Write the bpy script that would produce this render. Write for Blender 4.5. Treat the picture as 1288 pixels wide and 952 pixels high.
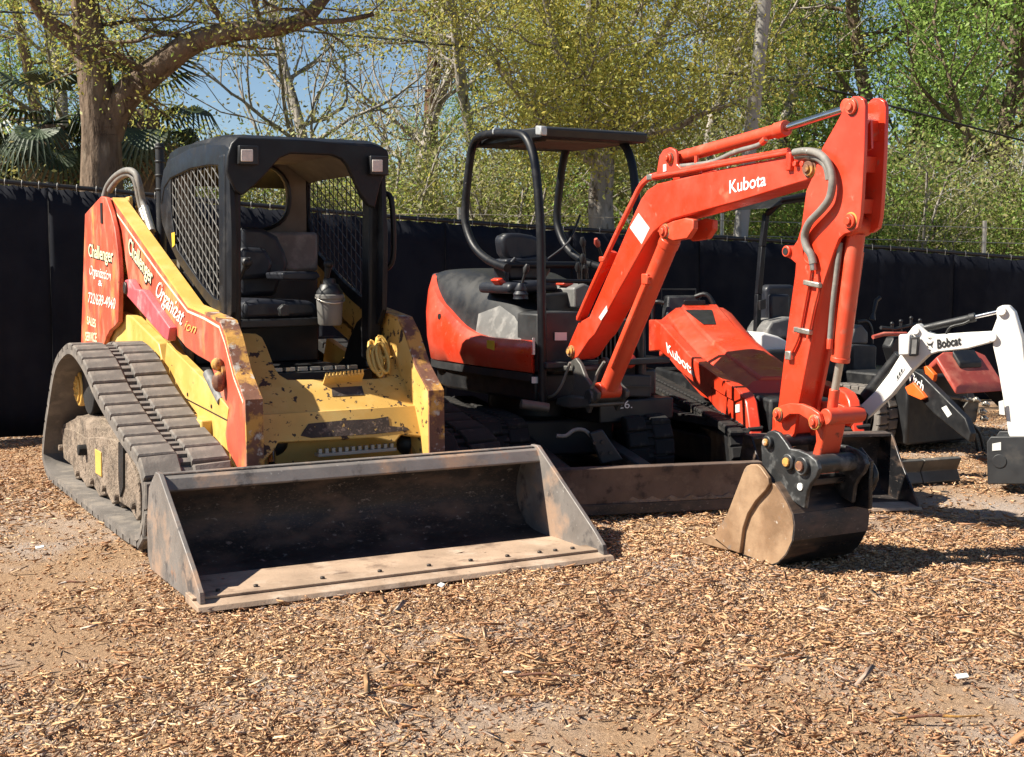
import bpy, bmesh, math, random
import numpy as np
from mathutils import Vector, Matrix
R = math.radians
random.seed(7); rng = np.random.default_rng(7)
scene = bpy.context.scene
for o in list(bpy.data.objects): bpy.data.objects.remove(o)
col = scene.collection
# ------------------------------------------------------------------ camera
F, CX, CY, H = 1660., 634.5, 476., 1.45
PITCH = math.atan((CY-335)/F); ROLL = 0.
fwd = Vector((0, math.cos(PITCH), -math.sin(PITCH))); up0 = Vector((0, math.sin(PITCH), math.cos(PITCH))); rt0 = Vector((1, 0, 0))
rt = rt0*math.cos(ROLL)+up0*math.sin(ROLL); up = up0*math.cos(ROLL)-rt0*math.sin(ROLL)
CAM = Vector((0, 0, H))
cd = bpy.data.cameras.new('camera'); cam = bpy.data.objects.new('camera', cd); col.objects.link(cam)
cam.matrix_world = Matrix(((rt.x, up.x, -fwd.x, 0), (rt.y, up.y, -fwd.y, 0), (rt.z, up.z, -fwd.z, H), (0, 0, 0, 1)))
cd.sensor_fit = 'HORIZONTAL'; cd.sensor_width = 36; cd.lens = F*36/1288; cd.shift_x = 9.5/1288; cd.clip_end = 2000; cd.clip_start = .05
scene.camera = cam
# ------------------------------------------------------------------ light
SUN_TO = Vector((-.47, -.10, .49)).normalized()          # towards the sun
w = bpy.data.worlds.new('World'); scene.world = w; w.use_nodes = True
nt = w.node_tree; nt.nodes.clear()
sky = nt.nodes.new('ShaderNodeTexSky'); sky.sky_type = 'NISHITA'; sky.sun_disc = False
sky.sun_elevation = math.asin(SUN_TO.z); sky.sun_rotation = math.atan2(SUN_TO.x, SUN_TO.y); sky.air_density = 1.0; sky.dust_density = .05; sky.ozone_density = 3.0; sky.altitude = 600
bg = nt.nodes.new('ShaderNodeBackground'); bg.inputs[1].default_value = .05
wo = nt.nodes.new('ShaderNodeOutputWorld'); nt.links.new(sky.outputs[0], bg.inputs[0]); nt.links.new(bg.outputs[0], wo.inputs[0])
sd = bpy.data.lights.new('sun', 'SUN'); sd.energy = 5.0; sd.angle = R(.55); sd.color = (1, .93, .80)
sun = bpy.data.objects.new('sun', sd); col.objects.link(sun); sun.rotation_euler = SUN_TO.to_track_quat('Z', 'Y').to_euler(); sun.location = SUN_TO*60
scene.view_settings.view_transform = 'Standard'; scene.view_settings.look = 'None'; scene.view_settings.exposure = 1.22; scene.view_settings.gamma = 1
scene.render.engine = 'CYCLES'; scene.render.resolution_x = 1024; scene.render.resolution_y = 757
# ------------------------------------------------------------------ pixel -> place
def ray(px, py): return fwd+rt*((px-CX)/F)-up*((py-CY)/F)
class Fr:
    """a frame on the ground: X to the machine's side, Y towards its rear, Z up; traces pixels on its planes, returns world points"""
    def __init__(s, o, yaw): s.o = Vector(o); a = R(yaw); s.yaw = a; s.X = Vector((math.cos(a), math.sin(a), 0)); s.Y = Vector((-math.sin(a), math.cos(a), 0)); s.Z = Vector((0, 0, 1))
    def w(s, x, y, z): return s.o+s.X*x+s.Y*y+s.Z*z
    def loc(s, p): d = p-s.o; return Vector((d.dot(s.X), d.dot(s.Y), d.z))
    def _p(s, px, py, A, v): r = ray(px, py); t = (v-(CAM-s.o).dot(A))/r.dot(A); return CAM+r*t
    def x(s, px, py, v): return s._p(px, py, s.X, v)
    def y(s, px, py, v): return s._p(px, py, s.Y, v)
    def z(s, px, py, v): return s._p(px, py, s.Z, v)
    def pl(s, px, py, a, n): A = (s.X*n[0]+s.Y*n[1]+s.Z*n[2]).normalized(); P = s.w(*a); r = ray(px, py); return CAM+r*((P-CAM).dot(A)/r.dot(A))
    def xs(s, pts, v): return [s.x(a, b, v) for a, b in pts]
    def ys(s, pts, v): return [s.y(a, b, v) for a, b in pts]
    def mat(s): return Matrix.Translation(s.o) @ Matrix.Rotation(s.yaw, 4, 'Z')
W0 = Fr((0, 0, 0), 0)
# ------------------------------------------------------------------ mesh collector
def sub2(pts, n=3, closed=False):
    """Catmull-Rom resample"""
    P = [Vector(p) for p in pts]; out = []; m = len(P)
    rngi = range(m) if closed else range(m-1)
    for i in rngi:
        if closed: a, b, c, d = P[i-1], P[i], P[(i+1) % m], P[(i+2) % m]
        else: a, b, c, d = P[max(i-1, 0)], P[i], P[i+1], P[min(i+2, m-1)]
        for k in range(n):
            t = k/n; out.append(.5*((2*b)+(c-a)*t+(2*a-5*b+4*c-d)*t*t+(3*b-a-3*c+d)*t**3))
    if not closed: out.append(P[-1])
    return out
class MB:
    def __init__(s): s.v = []; s.f = []
    def add(s, v, f): n = len(s.v); s.v += [Vector(p) for p in v]; s.f += [tuple(i+n for i in q) for q in f]; return s
    def prism(s, poly, vec):
        n = len(poly); vec = Vector(vec); P = [Vector(p) for p in poly]
        return s.add(P+[p+vec for p in P], [tuple(range(n))[::-1], tuple(range(n, 2*n))]+[(i, (i+1) % n, n+(i+1) % n, n+i) for i in range(n)])
    def box(s, fr, x0, x1, y0, y1, z0, z1):
        return s.prism([fr.w(x0, y0, z0), fr.w(x1, y0, z0), fr.w(x1, y1, z0), fr.w(x0, y1, z0)], (0, 0, z1-z0))
    def obox(s, c, ax, ay, az):
        c, ax, ay, az = Vector(c), Vector(ax), Vector(ay), Vector(az)
        return s.prism([c-ax-ay-az, c+ax-ay-az, c+ax+ay-az, c-ax+ay-az], az*2)
    def tube(s, path, r, n=10, cap=True, closed=False):
        P = [Vector(p) for p in path]; m = len(P); rr = r if isinstance(r, (list, tuple)) else [r]*m
        rings = []; prev = None
        for i in range(m):
            if closed: t = P[(i+1) % m]-P[i-1]
            else: t = P[min(i+1, m-1)]-P[max(i-1, 0)]
            if t.length < 1e-9: t = Vector((0, 0, 1))
            t.normalize()
            if prev is None: a = t.orthogonal().normalized()
            else:
                a = prev-t*prev.dot(t)
                a = a.normalized() if a.length > 1e-6 else t.orthogonal().normalized()
            prev = a; b = t.cross(a)
            rings.append([P[i]+(a*math.cos(2*math.pi*k/n)+b*math.sin(2*math.pi*k/n))*rr[i] for k in range(n)])
        return s.loft(rings, cap, closed)
    def loft(s, rings, cap=True, closed=False, ringclosed=True):
        n = len(rings[0]); m = len(rings); v = [p for r_ in rings for p in r_]; f = []
        for i in range(m if closed else m-1):
            j = (i+1) % m
            for k in range(n if ringclosed else n-1):
                f.append((i*n+k, i*n+(k+1) % n, j*n+(k+1) % n, j*n+k))
        if cap and not closed: f += [tuple(range(n))[::-1], tuple((m-1)*n+k for k in range(n))]
        return s.add(v, f)
    def cyl(s, a, b, r, n=16, r2=None):
        return s.tube([a, b], [r, r if r2 is None else r2], n)
    def disc(s, c, ax, r, th, n=20):
        ax = Vector(ax).normalized(); c = Vector(c); return s.cyl(c-ax*th/2, c+ax*th/2, r, n)
    def ball(s, c, rx, ry=None, rz=None, n=12, m=8, fr=None):
        ry = rx if ry is None else ry; rz = rx if rz is None else rz; c = Vector(c)
        X, Y, Z = (fr.X, fr.Y, fr.Z) if fr else (Vector((1, 0, 0)), Vector((0, 1, 0)), Vector((0, 0, 1)))
        rings = []
        for i in range(m+1):
            a = -math.pi/2+math.pi*i/m*.998+.003
            rings.append([c+X*rx*math.cos(a)*math.cos(2*math.pi*k/n)+Y*ry*math.cos(a)*math.sin(2*math.pi*k/n)+Z*rz*math.sin(a) for k in range(n)])
        return s.loft(rings)
    def build(s, name, mat, parent=None, bevel=0, smooth=None, seg=2):
        me = bpy.data.meshes.new(name); vs = s.v
        if parent is not None:
            inv = parent['_inv'] if False else INV[root_of(parent)]; vs = [inv @ p for p in vs]
        me.from_pydata([tuple(p) for p in vs], [], s.f)
        bm = bmesh.new(); bm.from_mesh(me); bmesh.ops.recalc_face_normals(bm, faces=bm.faces)
        bm.to_mesh(me); bm.free()
        o = bpy.data.objects.new(name, me); col.objects.link(o); me.materials.append(mat)
        if parent is not None: o.parent = parent
        if smooth: me.shade_smooth(); me.set_sharp_from_angle(angle=R(smooth))
        if bevel:
            b = o.modifiers.new('bevel', 'BEVEL'); b.width = bevel; b.segments = seg; b.limit_method = 'ANGLE'; b.angle_limit = R(38)
            if not smooth: me.shade_smooth(); me.set_sharp_from_angle(angle=R(30)); b.harden_normals = False
        return o
INV = {}
def root_of(o):
    while o.parent is not None: o = o.parent
    return o.name
def thing(name, label, cat, fr, group=None):
    o = bpy.data.objects.new(name, None); col.objects.link(o); o.empty_display_size = .2
    o.location = fr.o; o.rotation_euler = (0, 0, fr.yaw)
    INV[o.name] = fr.mat().inverted()
    tag(o, label, cat, group); return o
def tag(o, label=None, cat=None, group=None, kind=None):
    if label: o['label'] = label
    if cat: o['category'] = cat
    if group: o['group'] = group
    if kind: o['kind'] = kind
    return o
# ------------------------------------------------------------------ materials
def L(nt, a, b): nt.links.new(a, b)
def ramp(nt, fac, stops):
    r = nt.nodes.new('ShaderNodeValToRGB'); e = r.color_ramp.elements
    while len(e) < len(stops): e.new(.5)
    for i, (p, c) in enumerate(stops): e[i].position = p; e[i].color = (*c, 1) if len(c) == 3 else c
    L(nt, fac, r.inputs[0]); return r.outputs[0]
def noise(nt, vec, scale, detail=4, rough=.55, dist=0):
    n = nt.nodes.new('ShaderNodeTexNoise'); n.inputs['Scale'].default_value = scale; n.inputs['Detail'].default_value = detail; n.inputs['Roughness'].default_value = rough; n.inputs['Distortion'].default_value = dist
    if vec is not None: L(nt, vec, n.inputs['Vector'])
    return n.outputs['Fac']
def mix(nt, fac, a, b, mode='MIX'):
    m = nt.nodes.new('ShaderNodeMix'); m.data_type = 'RGBA'; m.blend_type = mode
    for i, v in ((0, fac), (6, a), (7, b)):
        if isinstance(v, (int, float)): m.inputs[i].default_value = v
        elif isinstance(v, tuple): m.inputs[i].default_value = (*v, 1) if len(v) == 3 else v
        else: L(nt, v, m.inputs[i])
    return m.outputs[2]
def M(name, base, rough=.5, metal=0, var=.18, vs=3., layers=(), bump=.0, bs=60, bd=.01, coat=0, stretch=None, rvar=.12, spec=.5, backdust=None):
    """painted / worn surface: base with soft variation, then layers (colour, threshold, softness, scale, detail) of wear or dirt with their own shapes"""
    m = bpy.data.materials.new(name); m.use_nodes = True; nt = m.node_tree; b = nt.nodes['Principled BSDF']
    tc = nt.nodes.new('ShaderNodeTexCoord'); vec = tc.outputs['Object']
    if stretch:
        mp = nt.nodes.new('ShaderNodeMapping'); mp.inputs['Scale'].default_value = stretch; L(nt, vec, mp.inputs[0]); vec = mp.outputs[0]
    n = noise(nt, vec, vs, 5, .6)
    lo = tuple(max(c*(1-var), 0) for c in base); hi = tuple(min(c*(1+var), 1) for c in base)
    c = ramp(nt, n, [(.3, lo), (.7, hi)])
    rsock = ramp(nt, noise(nt, vec, vs*3, 4), [(.3, (max(rough-rvar, .05),)*3), (.7, (min(rough+rvar, 1),)*3)])
    for (lc, th, soft, sc, det) in layers:
        f = ramp(nt, noise(nt, vec, sc, det, .62), [(th-soft, (0, 0, 0)), (th+soft, (1, 1, 1))])
        c = mix(nt, f, c, lc); rsock = mix(nt, f, rsock, (.8, .8, .8))
    L(nt, c, b.inputs['Base Color']); L(nt, rsock, b.inputs['Roughness'])
    b.inputs['Metallic'].default_value = metal; b.inputs['Coat Weight'].default_value = coat; b.inputs['Coat Roughness'].default_value = .15; b.inputs['Specular IOR Level'].default_value = spec
    if bump:
        bu = nt.nodes.new('ShaderNodeBump'); bu.inputs['Strength'].default_value = bump; bu.inputs['Distance'].default_value = bd
        L(nt, noise(nt, vec, bs, 5, .6), bu.inputs['Height']); L(nt, bu.outputs[0], b.inputs['Normal'])
    return m
DUST = (.30, .22, .15); RUST = (.13, .052, .022); CHIP = (.045, .028, .02)
MT = dict(
 yellow=M('faded_yellow_paint', (.60, .365, .085), .48, 0, .16, 2.2, [((.62, .42, .13), .58, .12, 5, 4), (CHIP, .695, .012, 26, 6), (RUST, .72, .02, 9, 6)], .06, 90),
 yellow_worn=M('chipped_yellow_paint', (.60, .36, .09), .5, 0, .15, 2.5, [((.62, .42, .14), .6, .1, 5, 4), (CHIP, .625, .010, 22, 6), ((.05, .028, .02), .615, .010, 8, 7)], .08, 90),
 armred=M('sun_bleached_red_paint', (.52, .085, .045), .5, 0, .2, 3, [((.62, .29, .07), .61, .08, 3.6, 5), ((.60, .17, .10), .58, .08, 7, 5), ((.30, .05, .03), .64, .06, 9, 6), (CHIP, .725, .012, 24, 6)], .05, 80, stretch=(1, 1, .55)),
 pink=M('faded_pink_paint', (.62, .10, .115), .45, 0, .12, 4, [((.70, .24, .24), .64, .08, 8, 4)], .03),
 rustedge=M('rusted_steel_edge', (.17, .072, .042), .75, 0, .35, 7, [((.52, .27, .06), .53, .05, 9, 6), ((.46, .42, .37), .62, .04, 14, 6), ((.09, .035, .025), .63, .03, 20, 6)], .25, 60),
 black=M('black_cab_paint', (.006, .0065, .009), .45, 0, .3, 3, [((.028, .027, .028), .66, .10, 5, 6), ((.20, .19, .17), .725, .008, 34, 6)], .05, 120, spec=.3),
 blackp=M('black_plastic', (.009, .0095, .011), .5, 0, .3, 4, [((.025, .024, .023), .67, .1, 6, 5)], .08, 150),
 darkgrey=M('dark_grey_plastic', (.022, .023, .025), .55, 0, .2, 4, [((.05, .046, .042), .66, .08, 6, 4)], .05, 150),
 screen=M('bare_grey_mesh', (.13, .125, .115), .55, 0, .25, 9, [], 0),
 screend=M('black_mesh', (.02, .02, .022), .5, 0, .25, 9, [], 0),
 liner=M('tan_cab_liner', (.15, .13, .10), .85, 0, .2, 4, [((.08, .07, .06), .68, .06, 6, 4)], .1, 200),
 seat=M('black_vinyl', (.011, .013, .020), .5, 0, .2, 5, [], .08, 200),
 rubber=M('dusty_rubber', (.145, .13, .118), .9, 0, .3, 5, [((.23, .20, .17), .60, .1, 9, 5), ((.07, .06, .055), .70, .05, 22, 5)], .25, 90, spec=.2),
 rubberd=M('dark_rubber', (.022, .021, .021), .85, 0, .3, 5, [((.09, .075, .06), .66, .08, 9, 5)], .2, 90, spec=.2),
 mud=M('mud_caked_steel', (.23, .18, .14), .92, 0, .3, 6, [((.10, .08, .065), .56, .06, 10, 7), ((.40, .32, .24), .66, .08, 5, 5)], .9, 30, .03, spec=.15),
 bucket=M('worn_bucket_steel', (.030, .027, .027), .55, .2, .35, 3, [((.13, .09, .07), .57, .10, 4, 7), ((.20, .17, .15), .64, .02, 22, 7), ((.10, .075, .06), .60, .03, 60, 5)], .12, 50, stretch=(1, 1, 2)),
 bucketside=M('scraped_grey_steel', (.17, .152, .14), .55, .15, .3, 4, [((.30, .20, .14), .57, .06, 3, 6), ((.30, .13, .055), .66, .05, 4, 6), ((.07, .062, .06), .62, .05, 7, 6), ((.30, .28, .26), .69, .02, 30, 6)], .12, 60),
 floor=M('dusty_brown_steel', (.34, .245, .175), .8, 0, .25, 3, [((.16, .11, .08), .60, .07, 5, 6), ((.44, .34, .26), .62, .08, 4, 5), ((.10, .07, .055), .70, .03, 26, 6)], .2, 70, spec=.2),
 bolt=M('bolt_steel', (.06, .05, .045), .5, .6, .3, 9),
 kred=M('orange_red_paint', (.62, .042, .014), .33, 0, .10, 2, [((.52, .065, .03), .58, .14, 3.2, 6), ((.42, .12, .075), .67, .04, 18, 7), ((.60, .12, .06), .72, .06, 5, 4), ((.10, .03, .02), .755, .008, 26, 6)], .02, 60, coat=.25),
 kredl=M('matte_orange_red_paint', (.60, .060, .022), .45, 0, .14, 3, [((.40, .10, .06), .66, .06, 16, 7), ((.50, .11, .06), .62, .1, 6, 5), ((.07, .03, .022), .735, .01, 22, 6)], .03, 60, coat=.08),
 kredw=M('scraped_orange_red_paint', (.58, .06, .022), .45, 0, .12, 3, [((.10, .035, .02), .60, .03, 8, 6)], .06, 60),
 chrome=M('chrome_rod', (.62, .62, .63), .16, 1, .05, 4, [], 0, rvar=.05),
 dullrod=M('dusty_rod', (.42, .39, .34), .4, .6, .12, 8),
 hose=M('braided_hose', (.17, .16, .145), .6, 0, .2, 20, [((.26, .23, .2), .6, .1, 12, 4)], .2, 300),
 hosed=M('black_hose', (.018, .018, .018), .5, 0, .3, 12, [], .1, 200),
 fitting=M('zinc_fitting', (.42, .39, .34), .4, .8, .2, 15),
 hoodg=M('grey_hood_plastic', (.125, .123, .12), .5, 0, .18, 4, [((.24, .23, .22), .6, .1, 9, 4)], .03),
 cast=M('grey_casting', (.095, .092, .085), .5, .4, .3, 5, [((.16, .14, .12), .62, .08, 8, 5)], .15, 60),
 coupler=M('scuffed_black_steel', (.045, .047, .049), .42, .45, .35, 6, [((.17, .17, .165), .60, .08, 12, 6)], .15, 60),
 exbucket=M('tan_dusty_steel', (.27, .165, .095), .5, .25, .3, 4, [((.36, .235, .14), .56, .10, 5, 6), ((.17, .14, .12), .63, .06, 8, 7), ((.42, .37, .32), .68, .015, 34, 7), ((.44, .16, .05), .73, .05, 4, 5)], .12, 60),
 exbucketb=M('black_bucket_paint', (.016, .016, .018), .34, .3, .3, 4, [((.13, .085, .06), .58, .08, 4, 7), ((.16, .13, .11), .67, .02, 24, 7)], .06, 60, stretch=(.4, 1, 3)),
 white=M('white_loader_paint', (.72, .70, .66), .4, 0, .08, 3, [((.45, .38, .30), .68, .06, 7, 6), ((.12, .08, .06), .76, .01, 18, 6)], .03),
 dwred=M('dull_red_hood', (.36, .065, .045), .5, 0, .2, 4, [((.50, .16, .11), .6, .1, 6, 5)], .04),
 dworange=M('bright_orange_paint', (.78, .13, .02), .45, 0, .1, 4),
 label=M('white_sticker', (.66, .66, .63), .5, 0, .06, 8), labely=M('yellow_sticker', (.75, .50, .04), .5, 0, .06, 8), ink=M('black_print', (.015, .015, .015), .5, 0, .05, 8),
 textw=M('white_lettering', (.80, .79, .76), .45, 0, .06, 5), textc=M('cream_lettering', (.78, .74, .50), .55, 0, .12, 14, [((.60, .16, .08), .66, .03, 30, 5)]),
 textworn=M('flaking_white_lettering', (.76, .73, .68), .6, 0, .1, 14, [((.56, .13, .06), .57, .02, 26, 6)]), textgold=M('flaking_gold_lettering', (.62, .40, .10), .6, 0, .1, 14, [((.56, .16, .06), .54, .02, 26, 6)]),
 lens=M('lamp_lens', (.62, .55, .50), .15, 0, .15, 20, [], .3, 180),
 jug=M('grey_jug_plastic', (.15, .145, .135), .5, 0, .1, 6),
 tan=M('tan_canopy_liner', (.12, .085, .065), .8, 0, .1, 5),
 barepatch=M('bare_brown_steel', (.045, .03, .024), .8, 0, .4, 8, [((.55, .34, .10), .655, .02, 24, 6), ((.16, .11, .085), .60, .05, 40, 6)], .2, 80),
 blade=M('brown_blade_steel', (.115, .078, .06), .7, .1, .3, 3, [((.22, .16, .12), .62, .08, 4, 6), ((.05, .035, .03), .62, .05, 9, 6)], .15, 60),
 silver=M('silver_cap', (.45, .45, .44), .4, .5, .1, 8),
)
def text(body, mat, parent, P0, ux, uy, h, name='lettering', bold=0, shear=0, squeeze=1, thick=.0015, n=None):
    """letters lying on a surface: P0 lower-left, ux reading direction, uy letter-up direction, h cap height"""
    cu = bpy.data.curves.new('t', 'FONT'); cu.body = body; cu.offset = bold; cu.shear = shear; cu.resolution_u = 3
    ob = bpy.data.objects.new('t', cu); col.objects.link(ob)
    bpy.context.view_layer.update()
    me0 = ob.to_mesh(); ux = Vector(ux).normalized(); uy = Vector(uy).normalized(); nn = Vector(n) if n else ux.cross(uy); s = h/.7
    mb = MB(); mb.add([Vector(P0)+ux*(v.co.x*s*squeeze)+uy*(v.co.y*s)+nn*thick for v in me0.vertices], [tuple(p.vertices) for p in me0.polygons])
    width = max((v.co.x for v in me0.vertices), default=0)*s*squeeze
    ob.to_mesh_clear(); bpy.data.objects.remove(ob)
    o = mb.build(name, mat, parent); return o, width
def quad_text(body, mat, parent, A, B, C, name='lettering', bold=0, shear=0, off=.002, n=None):
    """letters fitted into the parallelogram A (lower left) B (lower right) C (upper left), world points"""
    cu = bpy.data.curves.new('t', 'FONT'); cu.body = body; cu.offset = bold; cu.shear = shear; cu.resolution_u = 3
    ob = bpy.data.objects.new('t', cu); col.objects.link(ob); bpy.context.view_layer.update(); me0 = ob.to_mesh()
    X = [v.co.x for v in me0.vertices]; Y = [v.co.y for v in me0.vertices]; x0, x1, y1 = min(X), max(X), max(Y)
    A, B, C = Vector(A), Vector(B), Vector(C); nn = Vector(n).normalized()*off
    mb = MB(); mb.add([A+(B-A)*((v.co.x-x0)/(x1-x0))+(C-A)*(v.co.y/y1)+nn for v in me0.vertices], [tuple(p.vertices) for p in me0.polygons])
    ob.to_mesh_clear(); bpy.data.objects.remove(ob)
    return mb.build(name, mat, parent)
def copy_child(src, parent, matrix=None):
    c = src.copy(); col.objects.link(c); c.parent = parent
    if matrix is not None: c.matrix_basis = matrix
    return c
def make_track(T, fr, xo, wd, prof, parent, name, m_belt, m_lug, pitch=.155, lugh=.03, rows=2, individual=True, thick=.03):
    """rubber track: prof = closed list of (y,z) outer loop; lugs in staggered rows, each its own piece"""
    pts = sub2([Vector((0, y, z)) for y, z in prof], 8, True)
    # resample evenly
    seg = [(pts[(i+1) % len(pts)]-pts[i]).length for i in range(len(pts))]; tot = sum(seg); n = max(12, int(round(tot/pitch)))
    def at(d):
        d %= tot; i = 0
        while d > seg[i]: d -= seg[i]; i = (i+1) % len(pts)
        a, b = pts[i], pts[(i+1) % len(pts)]; t = (b-a).normalized(); return a+t*d, t
    area = sum(pts[i].y*pts[(i+1) % len(pts)].z-pts[(i+1) % len(pts)].y*pts[i].z for i in range(len(pts)))
    sg = 1 if area > 0 else -1
    ring = []
    for k in range(n*2):
        p, t = at(k*tot/(n*2)); nn = Vector((0, t.z, -t.y))*sg
        q = p-nn*lugh; qi = p-nn*(lugh+thick)
        ring.append([fr.w(xo, q.y, q.z), fr.w(xo+wd, q.y, q.z), fr.w(xo+wd, qi.y, qi.z), fr.w(xo, qi.y, qi.z)])
    belt = MB().loft(ring, False, True).build(name, m_belt, parent, smooth=40)
    gap = wd*.13; lw = (wd-gap*(rows-1))/rows
    base = None; jb = MB()
    for r_ in range(rows):
        for k in range(n):
            p, t = at((k+(.5 if r_ % 2 else 0))*tot/n); nn = Vector((0, t.z, -t.y))*sg
            cx = xo+lw/2+r_*(lw+gap); c = p-nn*lugh*.5
            if base is None or not individual:
                l2 = pitch*.455; pr = []
                tgt = jb if not individual else MB()
                if individual:
                    tgt.prism([Vector((-lw/2, -l2, -.018)), Vector((lw/2, -l2*.86, -.018)), Vector((lw/2, l2, -.018)), Vector((-lw/2, l2*.86, -.018))], (0, 0, lugh*.5+.018))
                    me = bpy.data.meshes.new('tread_lug'); me.from_pydata([tuple(v) for v in tgt.v], [], tgt.f); me.materials.append(m_lug)
                    bm = bmesh.new(); bm.from_mesh(me); bmesh.ops.recalc_face_normals(bm, faces=bm.faces); bmesh.ops.bevel(bm, geom=[e for e in bm.edges if all(v.co.z > 0 for v in e.verts)], offset=.008, segments=1, affect='EDGES'); bm.to_mesh(me); bm.free()
                    base = me
            if individual:
                o = bpy.data.objects.new('tread_lug', base); col.objects.link(o); o.parent = belt
                wx, wt, wn = fr.X, fr.Y*t.y+fr.Z*t.z, fr.Y*nn.y+fr.Z*nn.z
                if wx.cross(wt).dot(wn) < 0: wx = -wx
                c_w = fr.w(cx, c.y, c.z)
                mw = Matrix(((wx.x, wt.x, wn.x, c_w.x), (wx.y, wt.y, wn.y, c_w.y), (wx.z, wt.z, wn.z, c_w.z), (0, 0, 0, 1)))
                o.matrix_basis = INV[root_of(belt)] @ mw
            else:
                wt, wn = fr.Y*t.y+fr.Z*t.z, fr.Y*nn.y+fr.Z*nn.z
                jb.obox(fr.w(cx, c.y, c.z), fr.X*lw/2, wt*pitch*.40, wn*lugh*.5)
    cb = MB()
    for k in range(2*n):
        p, t = at((k+.5)*tot/(2*n)); nn = Vector((0, t.z, -t.y))*sg; q = p-nn*lugh*.75
        cb.obox(fr.w(xo+wd/2, q.y, q.z), fr.X*gap*.5, (fr.Y*t.y+fr.Z*t.z)*pitch*.11, (fr.Y*nn.y+fr.Z*nn.z)*lugh*.35)
    if rows == 2: tag(cb.build('centre_ribs', m_lug, belt), kind='stuff')
    if not individual: tag(jb.build('tread_lugs', m_lug, belt), kind='stuff')
    return belt
# ================================================================== yellow track loader
T = Fr(W0.z(255, 768, 0), 28.5)
TFR = Fr(T.w(1.02, 2.6, 0), 28.5)
ctl = thing('track_loader', 'worn yellow compact track loader with black cab and wide empty bucket on the ground', 'track loader', TFR)
def yz(pts, v, fr=None): fr = fr or T; return [(fr.loc(p).y, fr.loc(p).z) for p in fr.xs(pts, v)]
def plate(fr, prof, x0, x1): return MB().prism([fr.w(x0, y, z) for y, z in prof], fr.X*(x1-x0))
def on_y(fr, pts, y): return [fr.y(a, b, y) for a, b in pts]
# --- tracks
tp = yz([(168, 688), (120, 653), (78, 619), (60, 602), (53, 575), (54, 545), (60, 500), (67, 458), (76, 439), (88, 432), (104, 452), (121, 490), (151, 541), (172, 571), (181, 602), (183, 640), (180, 672)], .02)
tp = [(y, max(z, 0.0)) for y, z in tp]
tr = make_track(ctl, T, .02, .45, tp, ctl, 'track', MT['rubber'], MT['rubber'], .158, .035)
tr2 = make_track(ctl, T, 1.58, .45, tp, ctl, 'track', MT['rubberd'], MT['rubberd'], .158, .035)
for xo, s in ((.12, 1), (1.68, 0)):
    fp = yz([(79, 537), (96, 541), (109, 550), (125, 549), (146, 552), (163, 573), (176, 606), (179, 648), (174, 655), (166, 640), (150, 630), (143, 634), (137, 621), (127, 625), (120, 611), (111, 613), (104, 601), (97, 603), (93, 586), (82, 577)], .13)
    fm = plate(T, fp, xo, xo+.24).build('track_frame', MT['mud'], ctl, .008)
    if s:
        hub = T.x(98, 489, xo+.05); MB().cyl(hub, hub+T.X*.25, .115, 28).build('drive_motor', MT['yellow'], ctl, .008, 35)
        mb = MB().cyl(hub-T.X*.012, hub, .085, 24)
        for k in range(6): mb.ball(hub-T.X*.014+T.Y*.045*math.cos(k*1.047)+T.Z*.045*math.sin(k*1.047), .012, n=6, m=4)
        mb.build('hub_cap', MT['yellow'], ctl, .004, 35)
        # mud heap on the frame
        hp = yz([(84, 538), (98, 528), (112, 520), (120, 523), (133, 530), (146, 548), (150, 556), (110, 553)], .2)
        mb = MB(); rings = []
        for i in range(9):
            t = i/8; sc = 1-.55*abs(t-.4)
            rings.append([T.w(.125+.24*t, y+.02*random.uniform(-1, 1), (z-.55)*(sc if z > .56 else 1)+.55+random.uniform(-.02, .02)) for y, z in sub2([Vector((0, a, b)) for a, b in hp], 2, True) for y, z in [(y.y if hasattr(y, 'y') else y, 0)] ] if False else [T.w(.125+.24*t, p.y+random.uniform(-.012, .012), p.z*(.82+.18*sc)+random.uniform(-.012, .012)) for p in sub2([Vector((0, a, b)) for a, b in hp], 3, True)])
        mb.loft(rings).build('mud_heap', MT['mud'], ctl, smooth=60)
        rc = T.x(124, 582, xo-.004); ry = T.Y; MB().obox(rc, T.X*.004, T.Y*.085, T.Z*.075).build('access_cover', MT['yellow'], ctl, .004)
        for px, py in ((76, 563), (97, 595), (115, 605), (130, 614), (146, 625), (167, 636), (102, 566)):
            c = T.x(px, py, xo-.012); MB().cyl(c-T.X*.012, c+T.X*.02, .022, 8).build('bolt', MT['mud'], ctl, .004)
        c = T.x(102, 566, xo-.03); MB().cyl(c-T.X*.02, c+T.X*.05, .035, 12).build('grease_cap', MT['rubberd'], ctl, .006)
        sp = yz([(150, 556), (156, 560), (156, 612), (152, 625), (150, 600)], xo-.006); plate(T, sp, xo-.012, xo+.01).build('slot_shade', MT['blackp'], ctl)  # black strip on the frame stands for the shade in its slot
    for px, py in ((104, 607), (120, 617), (137, 627), (154, 636), (172, 650)):
        q = T.loc(T.x(px, py, .16)); c = T.w(xo+.03, q.y, .135); MB().cyl(c, c+T.X*.2, .075, 20).build('roller', MT['mud'], ctl, .01, 35)
    c = T.w(xo+.04, 3.25, .70); MB().cyl(c+T.X*.02, c+T.X*.3, .2, 24).build('drive_sprocket', MT['rubberd'], ctl, .01, 35)
    MB().box(T, .45 if s else 1.5, .58 if s else 1.62, 1.6, 3.6, .25, .62).build('track_beam', MT['yellow'], ctl, .01)
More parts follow.
